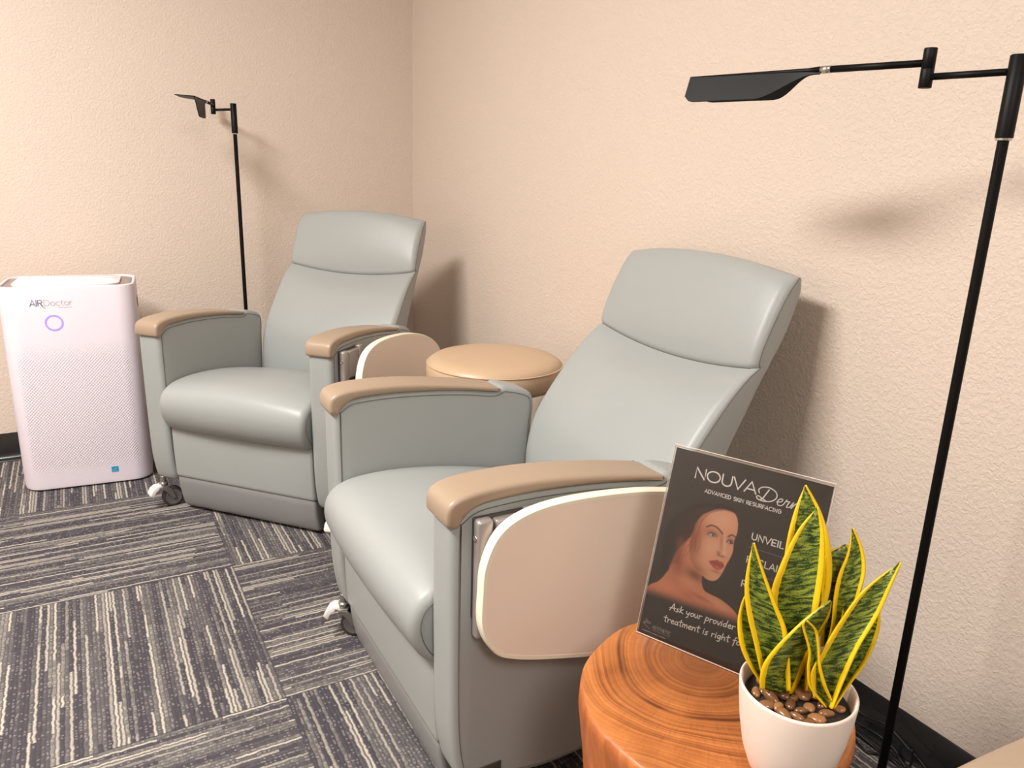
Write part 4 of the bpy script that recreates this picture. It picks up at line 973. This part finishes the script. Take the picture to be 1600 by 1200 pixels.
lettering(lambda b: (ribbon(b, [(136, 176.8), (212, 176.8)], 0.8, Ts), ribbon(b, [(136, 142.3), (212, 142.3)], 0.8, Ts)), M['print_violet'], 'rule')
def hand(b, text, x, z, size, fit, slope):
    x0 = x
    T2 = lambda a, zz: Ts(a, zz+(a-x0)*slope)
    write(b, text, x, z, size, 1.35, T2, HAND, True, gap=0.04, fit=fit)
lettering(lambda b: hand(b, 'Ask your provider', 41.5, 50.6, 5.0, 100.0, 0.066), M['print_white'])
lettering(lambda b: hand(b, 'treatment is right fo', 36.0, 31.0, 5.0, 117.0, 0.066), M['print_white'])
lettering(lambda b: write(b, 'AESTHETIC', 20.6, 14.2, 4.6, 0.62, Ts, SANS, gap=0.06, fit=31.0), M['print_grey'])
def mark(b):
    for p in ([(17, 21.5), (12, 21.8), (6.2, 19.0)], [(17.2, 19.6), (10, 18.8), (5.8, 17.4)], [(17.4, 11.4), (11.5, 14.4), (5.8, 17.2)], [(8.0, 24.2), (12, 22.6)]):
        ribbon(b, p, 0.7, Ts)
    ribbon(b, [(20.6, 11.8), (51, 11.8)], 0.45, Ts)
    for a, c in ((6.3, 19), (21, 22), (24, 31), (33, 34), (36, 43.6)): ribbon(b, [(a, 6.8), (c, 6.8)], 1.1, Ts)
lettering(mark, M['print_grey'], 'emblem')

# ------------------------------------------------------------------ reading lamps
def make_lamp(label, pole, joint, dirn, ang_r, ang_l, ztop, length=0.205, wl=0.065):
    t = thing('floor_lamp', label, 'floor lamp', (pole[0], pole[1], 0), 0, 'black swing-arm floor lamps')
    V2 = lambda p, z: (p[0]-pole[0], p[1]-pole[1], z)
    autosmooth(obj('base', lathe([(0.0, 0.0), (0.108, 0.0), (0.110, 0.003), (0.110, 0.011), (0.107, 0.014), (0.02, 0.015), (0.012, 0.022), (0.0, 0.022)], 48), M['black'], t), 50)
    autosmooth(obj('pole', lathe([(0.0, 0.015), (0.0072, 0.015), (0.0072, ztop-0.1), (0.0, ztop-0.1)], 20), M['black'], t), 50)
    sl = autosmooth(obj('pole_sleeve', lathe([(0.0, ztop-0.106), (0.0112, ztop-0.106), (0.0112, ztop-0.001), (0.010, ztop), (0.0, ztop)], 24), M['black'], t), 50)
    r = autosmooth(obj('ring', lathe([(0.0, ztop-0.1095), (0.0098, ztop-0.1095), (0.0102, ztop-0.108), (0.0098, ztop-0.106), (0.0, ztop-0.106)], 24), M['steel'], sl), 50); r['label'] = 'thin silver ring under the sleeve'
    za, zb = ztop-0.021, ztop-0.002
    obj('arm', tube([V2(pole, za), V2(joint, za)], 0.0048, 14), M['black'], t)
    bm = lathe([(0.0, ztop-0.036), (0.0085, ztop-0.036), (0.009, ztop-0.035), (0.009, ztop-0.0105), (0.0086, ztop-0.0100), (0.009, ztop-0.0095), (0.009, ztop+0.017), (0.0082, ztop+0.018), (0.0, ztop+0.018)], 24)
    autosmooth(obj('arm_joint', bm, M['black'], t, loc=V2(joint, 0)), 50)
    d = Vector((dirn[0], dirn[1])).normalized(); s = Vector((d.y, -d.x))
    J = Vector(joint)
    a1 = J+d*0.140; a2 = J+d*0.156; a3 = J+d*0.166
    obj('upper_arm', tube([V2(J, zb), V2(a1, zb)], 0.0052, 14), M['black'], t)
    c = obj('collar', tube([V2(a1, zb), V2(a2, zb)], 0.0058, 14), M['steel'], t); c['label'] = 'silver collar'
    hd = obj('lamp_head', tube([V2(a2, zb), V2(a2+d*0.02, zb), V2(a2+d*length, zb)], [0.0055, 0.004, 0.0025], 10), M['black'], t)
    # two wings folded along the ridge; each widens from the neck in an S curve
    n = 26
    for side, ang in ((1, ang_r), (-1, ang_l)):
        a = math.radians(ang); th = 0.0025
        off = Vector((s.x*side*math.cos(a), s.y*side*math.cos(a), -math.sin(a)))
        dd = Vector((d.x, d.y, 0)); nrm = dd.cross(off).normalized()
        if nrm.z < 0: nrm = -nrm
        bm = bmesh.new(); L0, L1, U0, U1 = [], [], [], []
        for i in range(n+1):
            q = i/n; L = length*q
            e = min(1, max(0, (L-0.008)/0.092)); w = 0.007+((wl if side < 0 else 0.065)-0.007)*(e*e*(3-2*e))
            if q > 0.93: w -= 0.010*((q-0.93)/0.07)**2*1.0
            base = Vector(V2(a2+d*L, zb))
            for lst, p in ((U0, base+nrm*th), (U1, base+off*w+nrm*th*0.4), (L0, base-nrm*th*0.4), (L1, base+off*w-nrm*th*0.6)): lst.append(bm.verts.new(p))
        for i in range(n):
            bm.faces.new((U0[i], U0[i+1], U1[i+1], U1[i])); bm.faces.new((L0[i], L1[i], L1[i+1], L0[i+1]))
            bm.faces.new((U1[i], U1[i+1], L1[i+1], L1[i])); bm.faces.new((U0[i], L0[i], L0[i+1], U0[i+1]))
        for i in (0, n): bm.faces.new((U0[i], U1[i], L1[i], L0[i]))
        wg = autosmooth(obj('shade_wing', bm, M['black'], hd), 40)
    return t
make_lamp('tall black floor lamp standing beside the wood table', (1.120, 0.627), (1.095, 0.739), (-0.30, 0.954), 33, 66, 1.2925, 0.232, 0.045)
make_lamp('black floor lamp behind the farther recliner, by the back wall', (0.564, 3.144), (0.510, 3.258), (-0.309, -0.951), -4, 80, 1.335)

# ------------------------------------------------------------------ loose cords on the floor by the right wall
CORDS=[([[1.316,0.825,0.0722],[1.316,0.8008,0.0658],[1.316,0.7729,0.0689],[1.316,0.748,0.0763],[1.316,0.7246,0.0724],[1.316,0.6949,0.0605],[1.316,0.6634,0.0494],[1.316,0.6409,0.0335]],0.003,'black cord hanging along the baseboard behind the lamp pole'),([[1.318,0.8127,0.0376],[1.318,0.7899,0.0385],[1.318,0.7578,0.0422],[1.318,0.7313,0.0392],[1.318,0.7162,0.034],[1.318,0.7074,0.0241],[1.318,0.6905,0.0148]],0.0032,'black cord crossing the baseboard toe beside the lamp pole'),([[1.3099,0.8085,0.004],[1.2982,0.769,0.004],[1.3044,0.7558,0.004],[1.3194,0.7461,0.004],[1.318,0.7256,0.0236],[1.318,0.7079,0.0268]],0.0028,'short curved black cord lying on the carpet by the table'),([[1.318,0.809,0.0165],[1.318,0.7823,0.0127],[1.3244,0.7555,0.004],[1.318,0.719,0.0104],[1.3183,0.6943,0.004]],0.0028,'black cord running along the carpet just off the baseboard'),([[1.3,0.6785,0.0736],[1.305,0.6756,0.0546],[1.312,0.6811,0.03]],0.0028,'short black cord drooping past the baseboard')]
def cord(pts, r, label):
    pp = catmull(pts, 7)
    o = obj('cord', tube(pp, r, 8), M['blackcord']); tag(o, label, 'cord', 'black cords behind the wood table')
for pts, r, lb in CORDS: cord(pts, r, lb)
